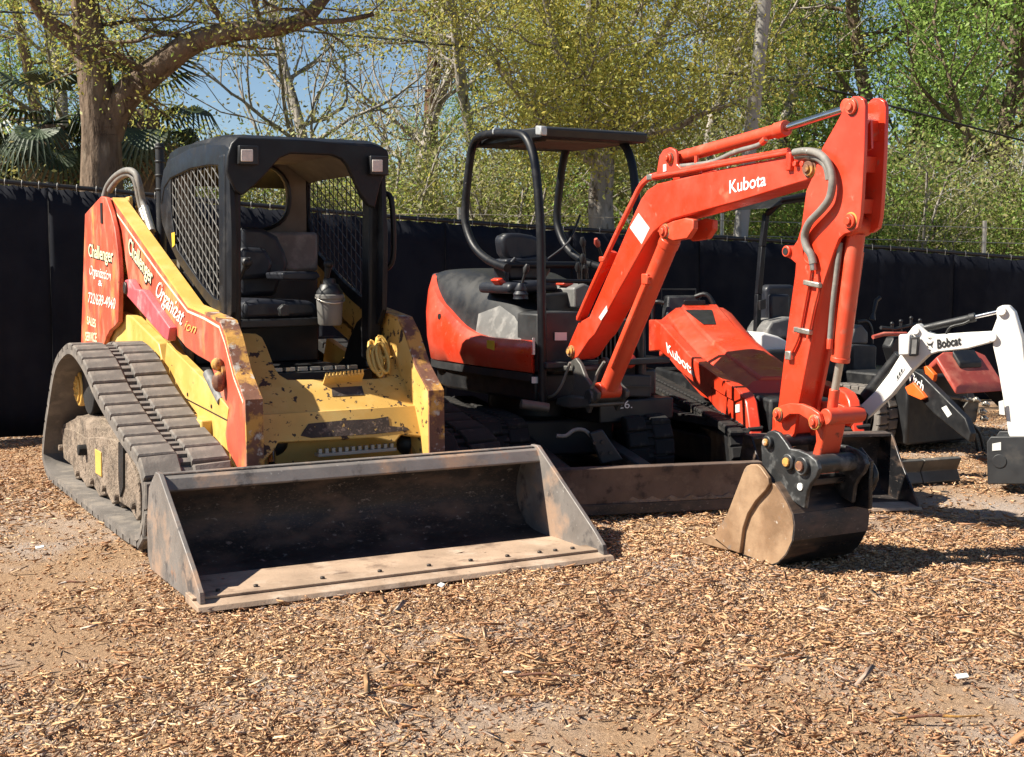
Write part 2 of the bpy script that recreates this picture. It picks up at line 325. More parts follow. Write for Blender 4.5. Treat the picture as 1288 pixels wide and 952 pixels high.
# --- chassis
body = MB().prism([T.w(.56, y, z) for y, z in [(1.42, .32), (1.42, .62), (1.62, .80), (3.9, .80), (4.4, 1.0), (4.4, .45), (4.0, .30)]], T.X*.94).build('chassis', MT['yellow'], ctl, .01)
MB().box(T, .62, 1.44, 2.95, 4.45, .8, 1.42).build('engine_cover', MT['yellow'], ctl, .03)
MB().prism([T.w(.50, y, z) for y, z in [(2.55, .78), (4.1, .86), (4.1, 1.15), (3.4, 1.12), (2.7, .98)]], T.X*.07).build('side_panel', MT['yellow'], ctl, .008)
# front cowl: upright humps either side of the door opening, sloping middle
A0 = (1, 1.05, .60); An = (0, -1, 1.15)
pa = lambda px, py: T.pl(px, py, A0, An)
hump = [(292, 430), (299, 420), (303, 418), (322, 419), (330, 424), (336, 436), (346, 463), (352, 471), (362, 477), (470, 476), (486, 474), (485, 440), (474, 430), (476, 422), (484, 417), (500, 415), (508, 424), (545, 512), (325, 525), (316, 500)]
cw = MB().prism([pa(*p) for p in hump], (T.Y*.03-T.Z*.025)).build('front_cowl', MT['yellow_worn'], ctl, .008)
A1 = T.loc(pa(325, 525)); yl = A1.y
pb = lambda px, py: T.pl(px, py, (A1.x, A1.y-.002, A1.z), (0, -1, .5))
MB().prism([pb(*p) for p in [(325, 521), (545, 508), (549, 560), (536, 558), (530, 549), (505, 546), (497, 556), (470, 550), (350, 556), (345, 566), (332, 580), (326, 582)]], T.Y*.03-T.Z*.012).build('front_plate', MT['yellow_worn'], ctl, .006)
MB().box(T, .62, 1.48, yl+.10, yl+.16, .30, .60).build('lower_panel', MT['yellow'], ctl, .005)
# worn-through paint and step
MB().prism([pb(*p) for p in [(382, 541), (378, 548), (392, 551), (470, 546), (515, 541), (512, 538), (490, 536), (488, 524), (470, 527), (430, 529), (388, 533)]], T.Y*-.003+T.Z*.0015).build('bare_patch', MT['barepatch'], ctl)
st = [pa(406, 484), pa(455, 479), pa(458, 497), pa(413, 499)]
nn = (-T.Y+T.Z*1.15).normalized()
MB().prism([p-nn*.004 for p in [pa(417, 488), pa(455, 486), pa(458, 497), pa(418, 499)]], nn*.008).build('step_hole', MT['bucket'], ctl)
mb = MB().prism([st[0], st[1], st[1]+nn*.05, st[0]+nn*.05], T.Z*.012)
for k in range(11): p = st[0].lerp(st[1], (k+.5)/11)+nn*.045; mb.obox(p+T.Z*.012, T.X*.006, nn*.012, T.Z*.012)
mb.build('step', MT['yellow'], ctl)
mb = MB(); q0 = T.y(398, 572, yl-.04); q1 = T.y(496, 564, yl-.04); mb.obox((q0+q1)/2, (q1-q0)/2, T.Y*.03, T.Z*.008)
for k in range(12): p = q0.lerp(q1, (k+.5)/12); mb.obox(p+T.Z*.016, (q1-q0)/50, T.Y*.012, T.Z*.014)
mb.build('lower_step', MT['dullrod'], ctl)
for px in (342, 517):
    a = T.y(px, 558, yl+.1); MB().ball(a, .09, .05, .07, fr=T).build('dark_rod_hole', MT['blackp'], ctl, smooth=60)  # black blob stands for the shade in the hole around the rod
    b = T.y(px+(0 if px < 400 else 3), 585, yl-.1); MB().cyl(a, b, .022, 14).build('tilt_rod', MT['chrome'], ctl, 0, 40)
# bucket mounting plate behind the bucket
MB().box(T, .42, 1.68, .93, .99, .08, .44).build('mount_plate', MT['blackp'], ctl, .006)
# yellow coil of hose on the right hump
for k in range(7):
    a0 = random.uniform(0, 6); c = pa(475+random.uniform(-6, 6), 452+random.uniform(-9, 9))+nn*(.02+.006*k)
    rx, rz = random.uniform(.02, .04), random.uniform(.05, .085)
    MB().tube([c+T.X*rx*math.cos(t*6.283/14+a0)+(T.Z+T.Y*.6)*rz*math.sin(t*6.283/14+a0) for t in range(14)], .011, 6, closed=True).build('tie_down_strap', MT['yellow'], ctl, smooth=60)
# --- lift arms (traced on the left side plane, mirrored for the right arm)
armp = yz([(137, 249), (142, 249), (198, 329), (237, 384), (258, 393), (278, 404), (285, 424), (296, 469), (309, 503), (311, 590), (299, 590), (286, 566), (283, 545), (288, 515), (279, 500), (264, 456), (248, 447), (234, 437), (213, 411), (196, 388), (183, 372), (176, 358), (169, 357), (163, 364), (158, 330), (153, 300), (146, 275)], .5)
aL = plate(T, armp, .50, .585).build('lift_arm', MT['armred'], ctl, .006)
tag(aL, 'sun bleached red and yellow lift arm with lettering')
armpR = [(y, min(z, 1.58)) for y, z in armp]
aR = plate(T, armpR, 1.51, 1.595).build('lift_arm', MT['yellow_worn'], ctl, .006)
top = [armp[i] for i in (0, 1, 2, 3, 4, 5, 6, 7, 8, 9)]
for x0, m, m2, par in ((.498, 'yellow', 'rustedge', aL), (1.508, 'yellow_worn', 'rustedge', aR)):
    for nm, seq, mm in (('arm_top_cap', top[1:5], m), ('worn_knee', top[4:9], m2), ('arm_end_cap', top[8:10], 'rustedge')):
        ring = []
        for i, (y, z) in enumerate(seq):
            j = [k for k, q in enumerate(top) if q == (y, z)][0]
            a, b = top[max(j-1, 0)], top[min(j+1, len(top)-1)]; t = Vector((0, b[0]-a[0], b[1]-a[1])).normalized(); nn2 = Vector((0, t.z, -t.y)); nn2 = nn2 if nn2.z-nn2.y > 0 else -nn2
            if par is aR: z = min(z, 1.58)
            ring.append([T.w(x0, y+nn2.y*.004, z+nn2.z*.004), T.w(x0+.089, y+nn2.y*.004, z+nn2.z*.004), T.w(x0+.089, y-nn2.y*.012, z-nn2.z*.012), T.w(x0, y-nn2.y*.012, z-nn2.z*.012)])
        MB().loft(ring).build(nm, MT[mm], par)
# cream edge line along the arm's side
sl = T.xs([(143, 262), (198, 340), (236, 390), (257, 399), (276, 410), (283, 430), (294, 473), (306, 505)], .4985)
MB().loft([[p, p+Vector((0, 0, -.012)), p+Vector((0, 0, -.012))-T.X*.002, p-T.X*.002] for p in sl]).build('painted_stripe', MT['textc'], aL)
fp = yz([(210, 431), (265, 486), (288, 513), (284, 545), (300, 551), (309, 560), (309, 592), (299, 592), (207, 463), (208, 452)], .515)
plate(T, fp, .512, .56).build('yellow_side_plate', MT['yellow'], ctl, .005)
plate(T, fp, 1.535, 1.58).build('yellow_side_plate', MT['yellow'], ctl, .005)
cl = T.xs([(233, 501), (300, 536)], .5105); MB().obox((cl[0]+cl[1])/2, (cl[1]-cl[0])/2, T.X*.002, T.Z*.003).build('panel_seam', MT['ink'], ctl)
for px, py in ((236, 496), (266, 511), (304, 566)): c = T.x(px, py, .511); MB().cyl(c-T.X*.003, c+T.X*.01, .011, 8).build('bolt', MT['bolt'], ctl)
# pivot pin with rusty clevis at the knee, tilt cylinder inside
c = T.x(276, 470, .48); MB().cyl(c, c+T.X*.06, .055, 18).ball(c-T.X*.01+T.Z*.05, .035, n=8, m=6).ball(c-T.X*.012-T.Y*.03-T.Z*.04, .04, .035, .055, n=8, m=6).build('arm_pin', MT['rustedge'], aL, .004, 40)
MB().cyl(T.x(262, 470, .53), T.x(280, 505, .53), .03, 12).build('tilt_cylinder', MT['hoodg'], ctl, 0, 40)
# pink lower link
lk = yz([(158, 352), (163, 351), (170, 363), (181, 365), (214, 412), (212, 429), (206, 425), (160, 372), (156, 362)], .46)
for x0 in (.455, 1.60): plate(T, lk, x0, x0+.05).build('lower_link', MT['pink'], ctl, .008)
c = T.x(158, 362, .45); MB().cyl(c-T.X*.01, c+T.X*.08, .04, 14).build('link_pin', MT['bolt'], ctl, .004, 40)
# towers
twp = yz([(110, 269), (130, 247), (136, 248), (142, 266), (147, 286), (151, 315), (153, 345), (152, 405), (147, 411), (141, 416), (137, 424), (134, 433), (134, 470), (103, 470), (105, 431)], .47)
tw = plate(T, twp, .452, .485).build('rear_tower', MT['armred'], ctl, .006)
tag(tw, 'bleached red rear tower plate with hand painted lettering')
plate(T, [(y+.02, z-.02) for y, z in twp], .60, .63).build('rear_tower', MT['yellow'], ctl, .006)
plate(T, [(y, min(z, 1.6)) for y, z in twp], 1.61, 1.64).build('rear_tower', MT['yellow'], ctl, .006)
c = T.loc(T.x(128, 268, .45)); MB().obox(T.w(.449, c.y, c.z), T.X*.004, T.Y*.028, T.Z*.07).build('tower_slot', MT['ink'], tw, 0)
y0 = T.loc(T.x(140, 262, .5)).y
MB().cyl(T.w(.5, y0, 1.45), T.w(1.6, y0, 1.45), .05, 16).build('cross_tube', MT['yellow'], ctl, 0, 40)
for k in range(2): MB().box(T, .60+.07*k, .63+.07*k, y0-.08, y0+.02, 1.80, 1.93+.02*(k % 2)).build('arm_bracket', MT['yellow'], ctl, .008)
# hydraulic hoses arching from tower to arm
for k, pts in enumerate([[(131, 247), (136, 233), (147, 220), (160, 214), (170, 218), (176, 234), (180, 255), (186, 275), (191, 292)], [(138, 240), (148, 226), (160, 219), (168, 223), (173, 238), (177, 258), (183, 278), (189, 296)]]):
    p = [T.pl(a, b, (.5+.12*min(1, i/6)+.03*k, 0, 0), (1, 0, 0)) for i, (a, b) in enumerate(pts)]
    MB().tube(sub2(p, 4), .021, 10).build('hydraulic_hose', MT['hose'], ctl, smooth=60)
    MB().cyl(p[-3].lerp(p[-2], .3), p[-1], .028, 10).build('hose_fitting', MT['fitting'], ctl, .003, 40)
# lettering
def arm_text(body, a, b, c, par, mat, bold=.01, shear=0): return quad_text(body, mat, par, T.x(*a, .4975), T.x(*b, .4975), T.x(*c, .4975), bold=bold, shear=shear, off=.003, n=-T.X)
arm_text('Challenger', (162, 318), (192, 361), (163, 296), aL, MT['ink'], .05); 
quad_text('Challenger', MT['textc'], aL, T.x(162, 317, .4965), T.x(192, 359, .4965), T.x(163, 297, .4965), bold=.012, off=.004, n=-T.X)
arm_text('Organizat', (196, 371), (230, 411), (199, 350), aL, MT['textworn'], .012, .45)
arm_text('ion', (231, 414), (247, 420), (232, 402), aL, MT['textgold'], .006, .45)
def tw_text(body, a, b, c, mat, bold=.01, shear=0, o=.003): return quad_text(body, mat, tw, T.x(*a, .452), T.x(*b, .452), T.x(*c, .452), bold=bold, shear=shear, off=o, n=-T.X)
tw_text('Challenger', (112, 322), (143, 331), (112, 305), MT['ink'], .05); tw_text('Challenger', (112, 322), (143, 330), (112, 306), MT['textc'], .012, 0, .0045)
tw_text('Organization', (113, 345), (140, 353), (113, 333), MT['textworn'], .012, .4); tw_text('&', (124, 359), (129, 360), (124, 352), MT['textw'])
tw_text('732/689-4040', (111, 380), (145, 389), (112, 367), MT['textworn'], .01)
tw_text('SALES', (110, 407), (121, 412), (110, 397), MT['textc'], .02); tw_text('SERVICE', (108, 428), (122, 430), (108, 417), MT['textc'], .02)
# --- cab
cab = MB(); YF, YR, XL, XR = 1.46, 2.86, .585, 1.485
sidep = yz([(283, 187), (262, 179), (240, 181), (222, 186), (211, 195), (206, 222), (200, 270), (212, 305), (225, 332), (258, 378), (282, 405), (290, 418), (291, 410), (291, 300), (287, 200)], XL)
hole = yz([(217, 208), (262, 199), (272, 203), (276, 220), (278, 325), (276, 383), (252, 356), (221, 311), (215, 267), (214, 225)], XL)
def frame_side(x0, x1, name):
    """side wall with its window opening: bridge outer and inner outlines"""
    mb = MB(); n = 48
    def rs(p):
        P = [Vector((0, a, b)) for a, b in p]; c = sum(P, Vector())/len(P); out = []
        c = Vector((0, 2.12, 1.72))
        for k in range(n):
            an = 2*math.pi*k/n; d = Vector((0, math.cos(an), math.sin(an))); best = .01
            for i in range(len(P)):
                a, b = P[i]-c, P[(i+1) % len(P)]-c; den = d.y*(b.z-a.z)-d.z*(b.y-a.y)
                if abs(den) < 1e-9: continue
                t = (a.y*(b.z-a.z)-a.z*(b.y-a.y))/den; u = (a.y*d.z-a.z*d.y)/den
                if t > 0 and -1e-6 <= u <= 1+1e-6: best = max(best, t)
            out.append(c+d*best)
        return out
    o, i = rs(sidep), rs(hole)
    rings = [[T.w(x0, p.y, p.z) for p in o], [T.w(x0, p.y, p.z) for p in i], [T.w(x1, p.y, p.z) for p in i], [T.w(x1, p.y, p.z) for p in o]]
    return mb.loft(rings, False, True).build(name, MT['black'], cabo, .004)
cabo = MB().box(T, XL+.05, XR-.05, YF+.1, YR-.35, .80, .86).build('cab_floor', MT['blackp'], ctl)
sl_, sr_ = frame_side(XL, XL+.03, 'side_frame'), frame_side(XR-.03, XR, 'side_frame')
def mesh_screen(x, mat):
    mb = MB(); hp = hole
    def clip(p, d):
        ts = []
        for i in range(len(hp)):
            a, b = hp[i], hp[(i+1) % len(hp)]; ex, ey = b[0]-a[0], b[1]-a[1]; den = d[0]*ey-d[1]*ex
            if abs(den) < 1e-9: continue
            t = ((a[0]-p[0])*ey-(a[1]-p[1])*ex)/den; u = ((a[0]-p[0])*d[1]-(a[1]-p[1])*d[0])/den
            if 0 <= u <= 1: ts.append(t)
        return (min(ts), max(ts)) if len(ts) >= 2 else None
    for d, org, st, cnt in (((0, 1), (1.6, 1.7), (.070, 0), 22), ((1, .55), (1.7, .5), (0, .072), 36)):
        for k in range(cnt):
            p = (org[0]+st[0]*k, org[1]+st[1]*k); r_ = clip(p, d)
            if r_:
                a = T.w(x, p[0]+d[0]*r_[0], p[1]+d[1]*r_[0]); b = T.w(x, p[0]+d[0]*r_[1], p[1]+d[1]*r_[1]); mb.cyl(a, b, .0033, 5)
    return mb.build('screen_mesh', mat, cabo)
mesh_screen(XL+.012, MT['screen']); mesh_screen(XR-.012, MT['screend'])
# front posts
for x0, x1 in ((XL-.01, XL+.085), (XR-.075, XR+.01)):
    MB().prism([T.w(x0, YF+.09, .92), T.w(x1, YF+.09, .92), T.w(x1, YF+.21, .92), T.w(x0, YF+.21, .92)], T.w(0, -.05, 2.05)-T.w(0, 0, .92)).build('front_post', MT['black'], cabo, .018, None, 3)
    for k in range(5): c = T.w((x0+x1)/2, YF+.06-.01*k*.3, 1.15+.2*k); 
# roof shell with curved sides
rr = []
for y, zt in ((YF-.03, 2.125), (YF+.04, 2.15), (YF+.35, 2.175), (2.2, 2.18), (2.65, 2.15), (2.80, 2.10), (2.88, 2.0)):
    rr.append([T.w(x, y, z) for x, z in ((XL-.005, zt-.17), (XL-.005, zt-.06), (XL+.03, zt-.015), (XL+.09, zt), (XR-.09, zt), (XR-.03, zt-.015), (XR+.005, zt-.06), (XR+.005, zt-.17), (XR-.03, zt-.17), (XR-.05, zt-.05), (XL+.05, zt-.05), (XL+.03, zt-.17))])
MB().loft(rr).build('roof', MT['black'], cabo, .006, 50)
fas = [(285, 216), (286, 196), (291, 180), (299, 172), (390, 176), (480, 184), (488, 189), (490, 197), (487, 212), (479, 231), (472, 262), (463, 258), (453, 243), (445, 225), (437, 208), (430, 200), (418, 195), (366, 193), (352, 199), (338, 215), (322, 232), (305, 246), (296, 240)]
MB().prism([T.y(a, b, YF-.035) for a, b in fas], T.Y*.04).build('front_visor', MT['black'], cabo, .008)
for x0, x1, y0_, y1_ in ((301, 321, 186, 206), (466, 484, 199, 219)):
    P = [T.y(a, b, YF-.04) for a, b in ((x0-3, y0_-3), (x1+2, y0_-2), (x1+2, y1_+2), (x0-3, y1_+1))]
    lm = MB().prism(P, T.Y*-.035).build('headlight', MT['blackp'], cabo, .006)
    P = [T.y(a, b, YF-.077) for a, b in ((x0+2, y0_+2), (x1-3, y0_+2), (x1-3, y1_-3), (x0+2, y1_-3))]
    MB().prism(P, T.Y*-.006).build('lens', MT['lens'], lm, .004)
# rear wall with round window
mb = MB(); n = 40; oc = (.99, 1.90)
outer = []; inner = []
for k in range(n):
    a = 2*math.pi*k/n; ca, sa = math.cos(a), math.sin(a)
    t = min((XR-.04-1.035)/abs(ca) if abs(ca) > 1e-6 else 9, (.32 if sa > 0 else 1.0)/abs(sa) if abs(sa) > 1e-6 else 9)
    outer.append((1.035+ca*t, 1.80+sa*t)); e = 2.6
    s_ = (abs(ca/.31)**e+abs(sa/.215)**e)**(-1/e); inner.append((1.02+ca*s_, 1.885+sa*s_))
mb.loft([[T.w(x, YR-.22, z) for x, z in outer], [T.w(x, YR-.22, z) for x, z in inner], [T.w(x, YR-.16, z) for x, z in inner], [T.w(x, YR-.16, z) for x, z in outer]], False, True)
mb.build('rear_wall', MT['liner'], cabo, 0)
MB().tube([T.w(x, YR-.23, z) for x, z in inner], .014, 6, closed=True).build('window_seal', MT['blackp'], cabo, smooth=60)
MB().prism([T.w(XR-.20, YF+.15, 2.1), T.w(XR-.032, YF+.15, 1.98), T.w(XR-.032, YF+.15, 2.12), T.w(XR-.2, YF+.15, 2.13)], T.Y*1.0).build('headliner', MT['liner'], cabo)
MB().box(T, XL+.06, XR-.06, YF+.1, YR-.2, 2.085, 2.10).build('headliner', MT['liner'], cabo)
# grey box behind the seat, seat, consoles
MB().box(T, .64, 1.43, 2.40, 2.63, .86, 1.42).build('rear_bulkhead', MT['blackp'], cabo, .01)
MB().box(T, 1.02, 1.42, 2.36, 2.62, 1.42, 1.66).build('rear_console', MT['hoodg'], cabo, .02)
sb = [(303, 285), (330, 286), (350, 297), (360, 318), (364, 332), (360, 345), (354, 352), (348, 372), (303, 373)]
P = [T.y(a, b, 2.2) for a, b in sb]; x_ = T.loc(P[0]).x
seat = MB().prism(P, T.Y*.13).build('seat', MT['seat'], cabo, .03, None, 3)
MB().prism([T.y(a, b, 2.14) for a, b in [(303, 310), (335, 312), (345, 330), (340, 350), (303, 352)]], T.Y*.08).build('backrest_pad', MT['seat'], seat, .03, None, 3)
MB().prism([T.y(a, b, 1.75) for a, b in [(306, 380), (330, 376), (392, 378), (400, 386), (398, 398), (306, 402)]], T.Y*.45).build('seat_cushion', MT['seat'], seat, .03, None, 3)
MB().prism([T.y(a, b, 1.72) for a, b in [(300, 402), (405, 399), (405, 410), (300, 414)]], T.Y*.45).build('seat_base', MT['blackp'], seat, .01)
for pts in ([(354, 343), (372, 341), (400, 342), (404, 348), (396, 353), (356, 352)], [(306, 330), (316, 322), (320, 330), (312, 340), (306, 338)]):
    MB().prism([T.y(a, b, 1.82) for a, b in pts], T.Y*.3).build('armrest', MT['seat'], seat, .012, None, 3)
for a, b in (((408, 372), (413, 332)), ((300, 352), (310, 330))):
    p, q = T.y(*a, 1.75), T.y(*b, 1.72); MB().tube([p, p.lerp(q, .6), q], [.016, .014, .024], 10).ball(q, .03, n=8, m=6).build('joystick', MT['blackp'], cabo, smooth=60)
MB().prism([T.y(a, b, 1.62) for a, b in [(352, 388), (358, 382), (364, 385), (364, 397), (354, 398)]], T.Y*.05).build('seat_belt_buckle', MT['darkgrey'], seat, .005)
MB().prism([T.x(a, b, 1.44) for a, b in [(470, 388), (461, 392), (448, 405), (438, 428), (432, 450), (420, 462), (455, 464), (468, 460)]], T.X*.03).build('kick_panel', MT['black'], cabo, .006)
mb = MB()
for k in range(9): mb.box(T, .72+.075*k, .775+.075*k, YF+.17, YF+.21, .865, .885)
mb.build('floor_tread', MT['dullrod'], cabo)
# door mirror bar on the right, sticker, exhaust stack
MB().tube(sub2([T.w(XR+.01, YF+.1, 1.85), T.w(XR+.06, YF+.06, 1.83), T.w(XR+.07, YF+.06, 1.5), T.w(XR+.01, YF+.1, 1.42)], 5), .016, 8).build('grab_handle', MT['black'], cabo, smooth=60)
MB().prism([T.x(a, b, XR-.04) for a, b in [(461, 342), (469, 350), (469, 372), (464, 374), (461, 366)]], T.X*-.004).build('sticker', MT['label'], cabo)
MB().prism([T.x(a, b, XL-.003) for a, b in [(216, 293), (220, 292), (220, 308), (217, 311)]], T.X*-.002).build('warning_sticker', MT['labely'], cabo)
p0, p1 = T.y(202, 250, 3.3), T.y(201, 180, 3.3); mb = MB().cyl(p0-T.Z*.5, p1, .03, 12)
for k in range(4): mb.cyl(p0.lerp(p1, .15+.25*k), p0.lerp(p1, .19+.25*k), .035, 12)
mb.build('exhaust_stack', MT['blackp'], ctl, .004, 40)
# --- bucket
WB = 2.02
bk = MB()
prof = [(.02, .012), (.55, .012), (.74, .03), (.86, .10), (.90, .20), (.88, .32), (.80, .43), (.70, .485)]
inn = [(y-.012 if i > 1 else y, z+.016 if i < 4 else z+.004*(i < 6)) for i, (y, z) in enumerate(prof)]
P = [Vector((0, y, z)) for y, z in prof]; S = sub2(P, 4)
rings = []
for x in (0.01, WB-.01): rings.append([T.w(x, p.y, p.z) for p in S]+[T.w(x, p.y-.014*(1 if p.z > .05 else 0), p.z+.014*(1 if p.z < .2 else -.2)) for p in reversed(S)])
shell = MB().loft(rings).build('bucket_shell', MT['bucket'], ctl, 0, 35)
lip = [(.705, .487), (.715, .470), (.665, .405), (.65, .408), (.655, .43)]
MB().prism([T.w(.0, y, z) for y, z in [(.72, .49), (.66, .468), (.628, .415), (.64, .405), (.72, .46)]], T.X*WB).build('top_lip', MT['bucketside'], shell, .004)
MB().prism([T.w(.012, .16, .027), T.w(.012, .50, .027), T.w(.012, .50, .031), T.w(.012, .16, .031)], T.X*(WB-.024)).build('floor_plate', MT['floor'], shell)
sp = [(-.005, .028), (.01, .075), (.10, .14), (.66, .493), (.725, .493), (.86, .40), (.915, .22), (.91, .06), (.86, .004), (.12, .004)]
for x0 in (-.012, WB-.012): plate(T, sp, x0, x0+.024).build('side_plate', MT['bucketside'], shell, .004)
ce = MB().prism([T.w(-.03, y, z) for y, z in [(-.045, .002), (-.03, .024), (.165, .044), (.165, .002)]], T.X*(WB+.06)).build('cutting_edge', MT['floor'], shell, .003)
MB().prism([T.w(-.03, y, z) for y, z in [(.05, .046), (.165, .047), (.165, .036), (.05, .033)]], T.X*(WB+.06)).build('wear_plate', MT['floor'], shell, .003)
for k in range(10):
    u = [.10, .27, .58, .86, 1.11, 1.33, 1.53, 1.71, 1.80, 1.90][k]; c = T.w(u, .115, .05); MB().cyl(c-T.Z*.01, c+T.Z*.007, .012, 6).build('bolt', MT['bolt'], shell, .003)
# --- jug standing in the cab
c = T.y(415, 409, 1.62); JF = Fr(c, 28.5)
jug = thing('drink_jug', 'grey plastic drink jug with black lid standing inside the yellow loader cab', 'jug', JF)
def lathe(fr, prof, n=28): return MB().loft([[fr.w(r_*math.cos(2*math.pi*k/n), r_*math.sin(2*math.pi*k/n), z) for k in range(n)] for r_, z in prof])
lathe(JF, [(r*.86, z*.92) for r, z in [(.07, 0), (.078, .01), (.085, .12), (.088, .16), (.096, .165), (.096, .185), (.09, .19)]]).build('jug_body', MT['jug'], jug, 0, 40)
lathe(JF, [(r*.86, z*.92) for r, z in [(.088, .188), (.088, .205), (.07, .23), (.06, .25), (.045, .255), (.04, .285), (.01, .29)]]).build('lid', MT['blackp'], jug, 0, 40)
MB().tube([JF.w(.083*math.cos(a), .083*math.sin(a), .15-.04*math.sin(a*1.0+.3) if False else .155-.03*abs(math.sin(a))) for a in [math.pi+math.pi*k/10 for k in range(11)]], .004, 6).build('bail_handle', MT['fitting'], jug, smooth=60)
# ================================================================== red excavator
c0 = W0.z(670, 470, .785); EH = Fr((c0.x, c0.y, 0), 30); EB = Fr(W0.z(967, 711, 0), 30)
EU = Fr(EH.w(.5, .72, 0), 14)
ex = thing('mini_excavator', 'orange red mini excavator with open canopy, raised boom and bucket curled on the mulch', 'excavator', EU)
K, KL, KW = MT['kred'], MT['kredl'], MT['kredw']
BX0, BX1 = .155, .315; XC = .235
def bx(pts, v): return [EB.x(a, b, v) for a, b in pts]
def slab(pts, x0, x1, name, mat, par, bev=.006, fr=EB, ref=None):
    q = [fr.loc(fr.x(a, b, x0 if ref is None else ref)) for a, b in pts]
    return MB().prism([fr.w(x0, p.y, p.z) for p in q], fr.X*(x1-x0)).build(name, mat, par, bev)
def pin(px, py, x, r, name='pin', mat=None, par=None, out=.02, fr=EB):
    c = fr.x(px, py, x); MB().cyl(c-fr.X*.007, c+fr.X*.01, r*1.22, 20).build('grease_ring', MT['rustedge'], par or ex, .002, 40)
    c = fr.x(px, py, x); return MB().cyl(c-fr.X*out, c+fr.X*.02, r, 18).cyl(c-fr.X*(out+.012), c-fr.X*out, r*.55, 12).build(name, mat or KL, par or ex, .003, 40)
boomp = [(712, 446), (713, 438), (719, 424), (727, 406), (741, 398), (770, 332), (799, 265), (806, 250), (814, 239), (826, 231), (900, 214), (995, 195), (1012, 197), (1024, 200), (1031, 208), (1030, 217), (1023, 224), (1012, 228), (985, 236), (930, 253), (860, 272), (845, 276), (834, 282), (822, 292), (810, 309), (778, 366), (748, 421), (741, 428), (727, 449), (720, 453)]
bo = slab(boomp, BX0, BX1, 'boom', K, ex, .008)
# raised side flange line on the lower edge
ear = [(826, 291), (832, 284), (846, 278), (862, 274), (872, 276), (872, 288), (864, 300), (846, 303), (838, 299)]
slab(ear, BX0-.005, BX0+.03, 'cylinder_ear', KL, bo); slab(ear, BX1-.03, BX1+.005, 'cylinder_ear', KL, bo, ref=BX0-.005)
pin(837, 291, BX0, .035, par=bo); pin(719, 442, BX0, .032, par=bo, mat=MT['rustedge']); pin(1019, 212, BX0, .036, par=bo, mat=MT['rustedge'])
brk = [(824, 226), (829, 196), (834, 188), (842, 185), (849, 188), (851, 194), (851, 206), (856, 211), (880, 212), (880, 219)]
slab(brk, BX0+.01, BX0+.03, 'cylinder_bracket', K, bo); slab(brk, BX1-.03, BX1-.01, 'cylinder_bracket', K, bo, ref=BX0+.01); pin(843, 199, BX0+.01, .026, par=bo)
slab([(834, 207), (838, 206), (838, 215), (834, 216)], BX0+.006, BX0+.009, 'sticker', MT['label'], bo, 0)
# hydraulic pipes along the boom's back
for k in range(2):
    p = [EB.x(a, b, BX0-.008+.03*k) for a, b in [(727, 402), (742, 368), (771, 305), (795, 256), (804, 238), (811, 229), (822, 223), (860, 216), (930, 203), (992, 192)]]
    p = [q+EB.Z*.012*k for q in p]
    MB().tube(sub2(p, 4), .013, 8).build('boom_pipe', K, bo, smooth=60)
slab([(742, 372), (768, 318), (763, 314), (737, 372), (727, 398), (728, 404)], BX0-.004, BX0+.05, 'pipe_guard', K, bo, .004)
for (a, b) in ((760, 326), (820, 223)): c = EB.x(a, b, BX0); MB().obox(c+EB.X*.012, EB.X*.035, EB.Y*.025, EB.Z*.016).build('pipe_clamp', KL if a < 800 else MT['fitting'], bo, .005)
c = EB.x(995, 203, BX0); MB().obox(c+EB.X*.02, EB.X*.04, EB.Y*.018, EB.Z*.045).build('hose_bulkhead', K, bo, .006)
for px in (1001, 1010): c = EB.x(px, 206, BX0-.012); MB().cyl(c-EB.X*.012, c+EB.X*.03, .014, 8).build('pipe_nut', K, bo, .002, 40)
# stickers and lettering
slab([(803, 268), (817, 287), (807, 307), (792, 286)], BX0-.002, BX0, 'decal', MT['label'], bo, 0)
slab([(757, 393), (763, 384), (764, 391), (756, 403), (753, 399)], BX0-.002, BX0, 'decal', MT['label'], bo, 0)
quad_text('Kubota', MT['textw'], bo, EB.x(918, 243, BX0), EB.x(964, 233, BX0), EB.x(918, 227, BX0), bold=.012, off=.003, n=-EB.X)
# boom cylinder
a, b = EB.x(846, 295, XC), EB.x(763, 494, XC); d = (b-a).normalized()
MB().cyl(a-d*.01, b-d*.05, .056, 24).cyl(a+d*.03, a+d*.08, .060, 24).build('boom_cylinder', KL, ex, .004, 40)
MB().cyl(a, a+d*.12, .024, 16).build('cylinder_rod', MT['chrome'], ex, 0, 40)
e = b-d*.02; MB().cyl(e-EB.X*.075, e+EB.X*.075, .05, 20).build('cylinder_eye', KL, ex, .005, 40)
MB().tube([p+EB.X*-.055-EB.Y*.02 for p in (a+d*.28, a+d*.5, b-d*.2)], .012, 8).build('cylinder_pipe', KL, ex, smooth=60)
c = a+d*.30-EB.X*.05; MB().obox(c, EB.X*.02, EB.Y*.03, EB.Z*.03).build('pipe_clamp', KL, ex, .005)
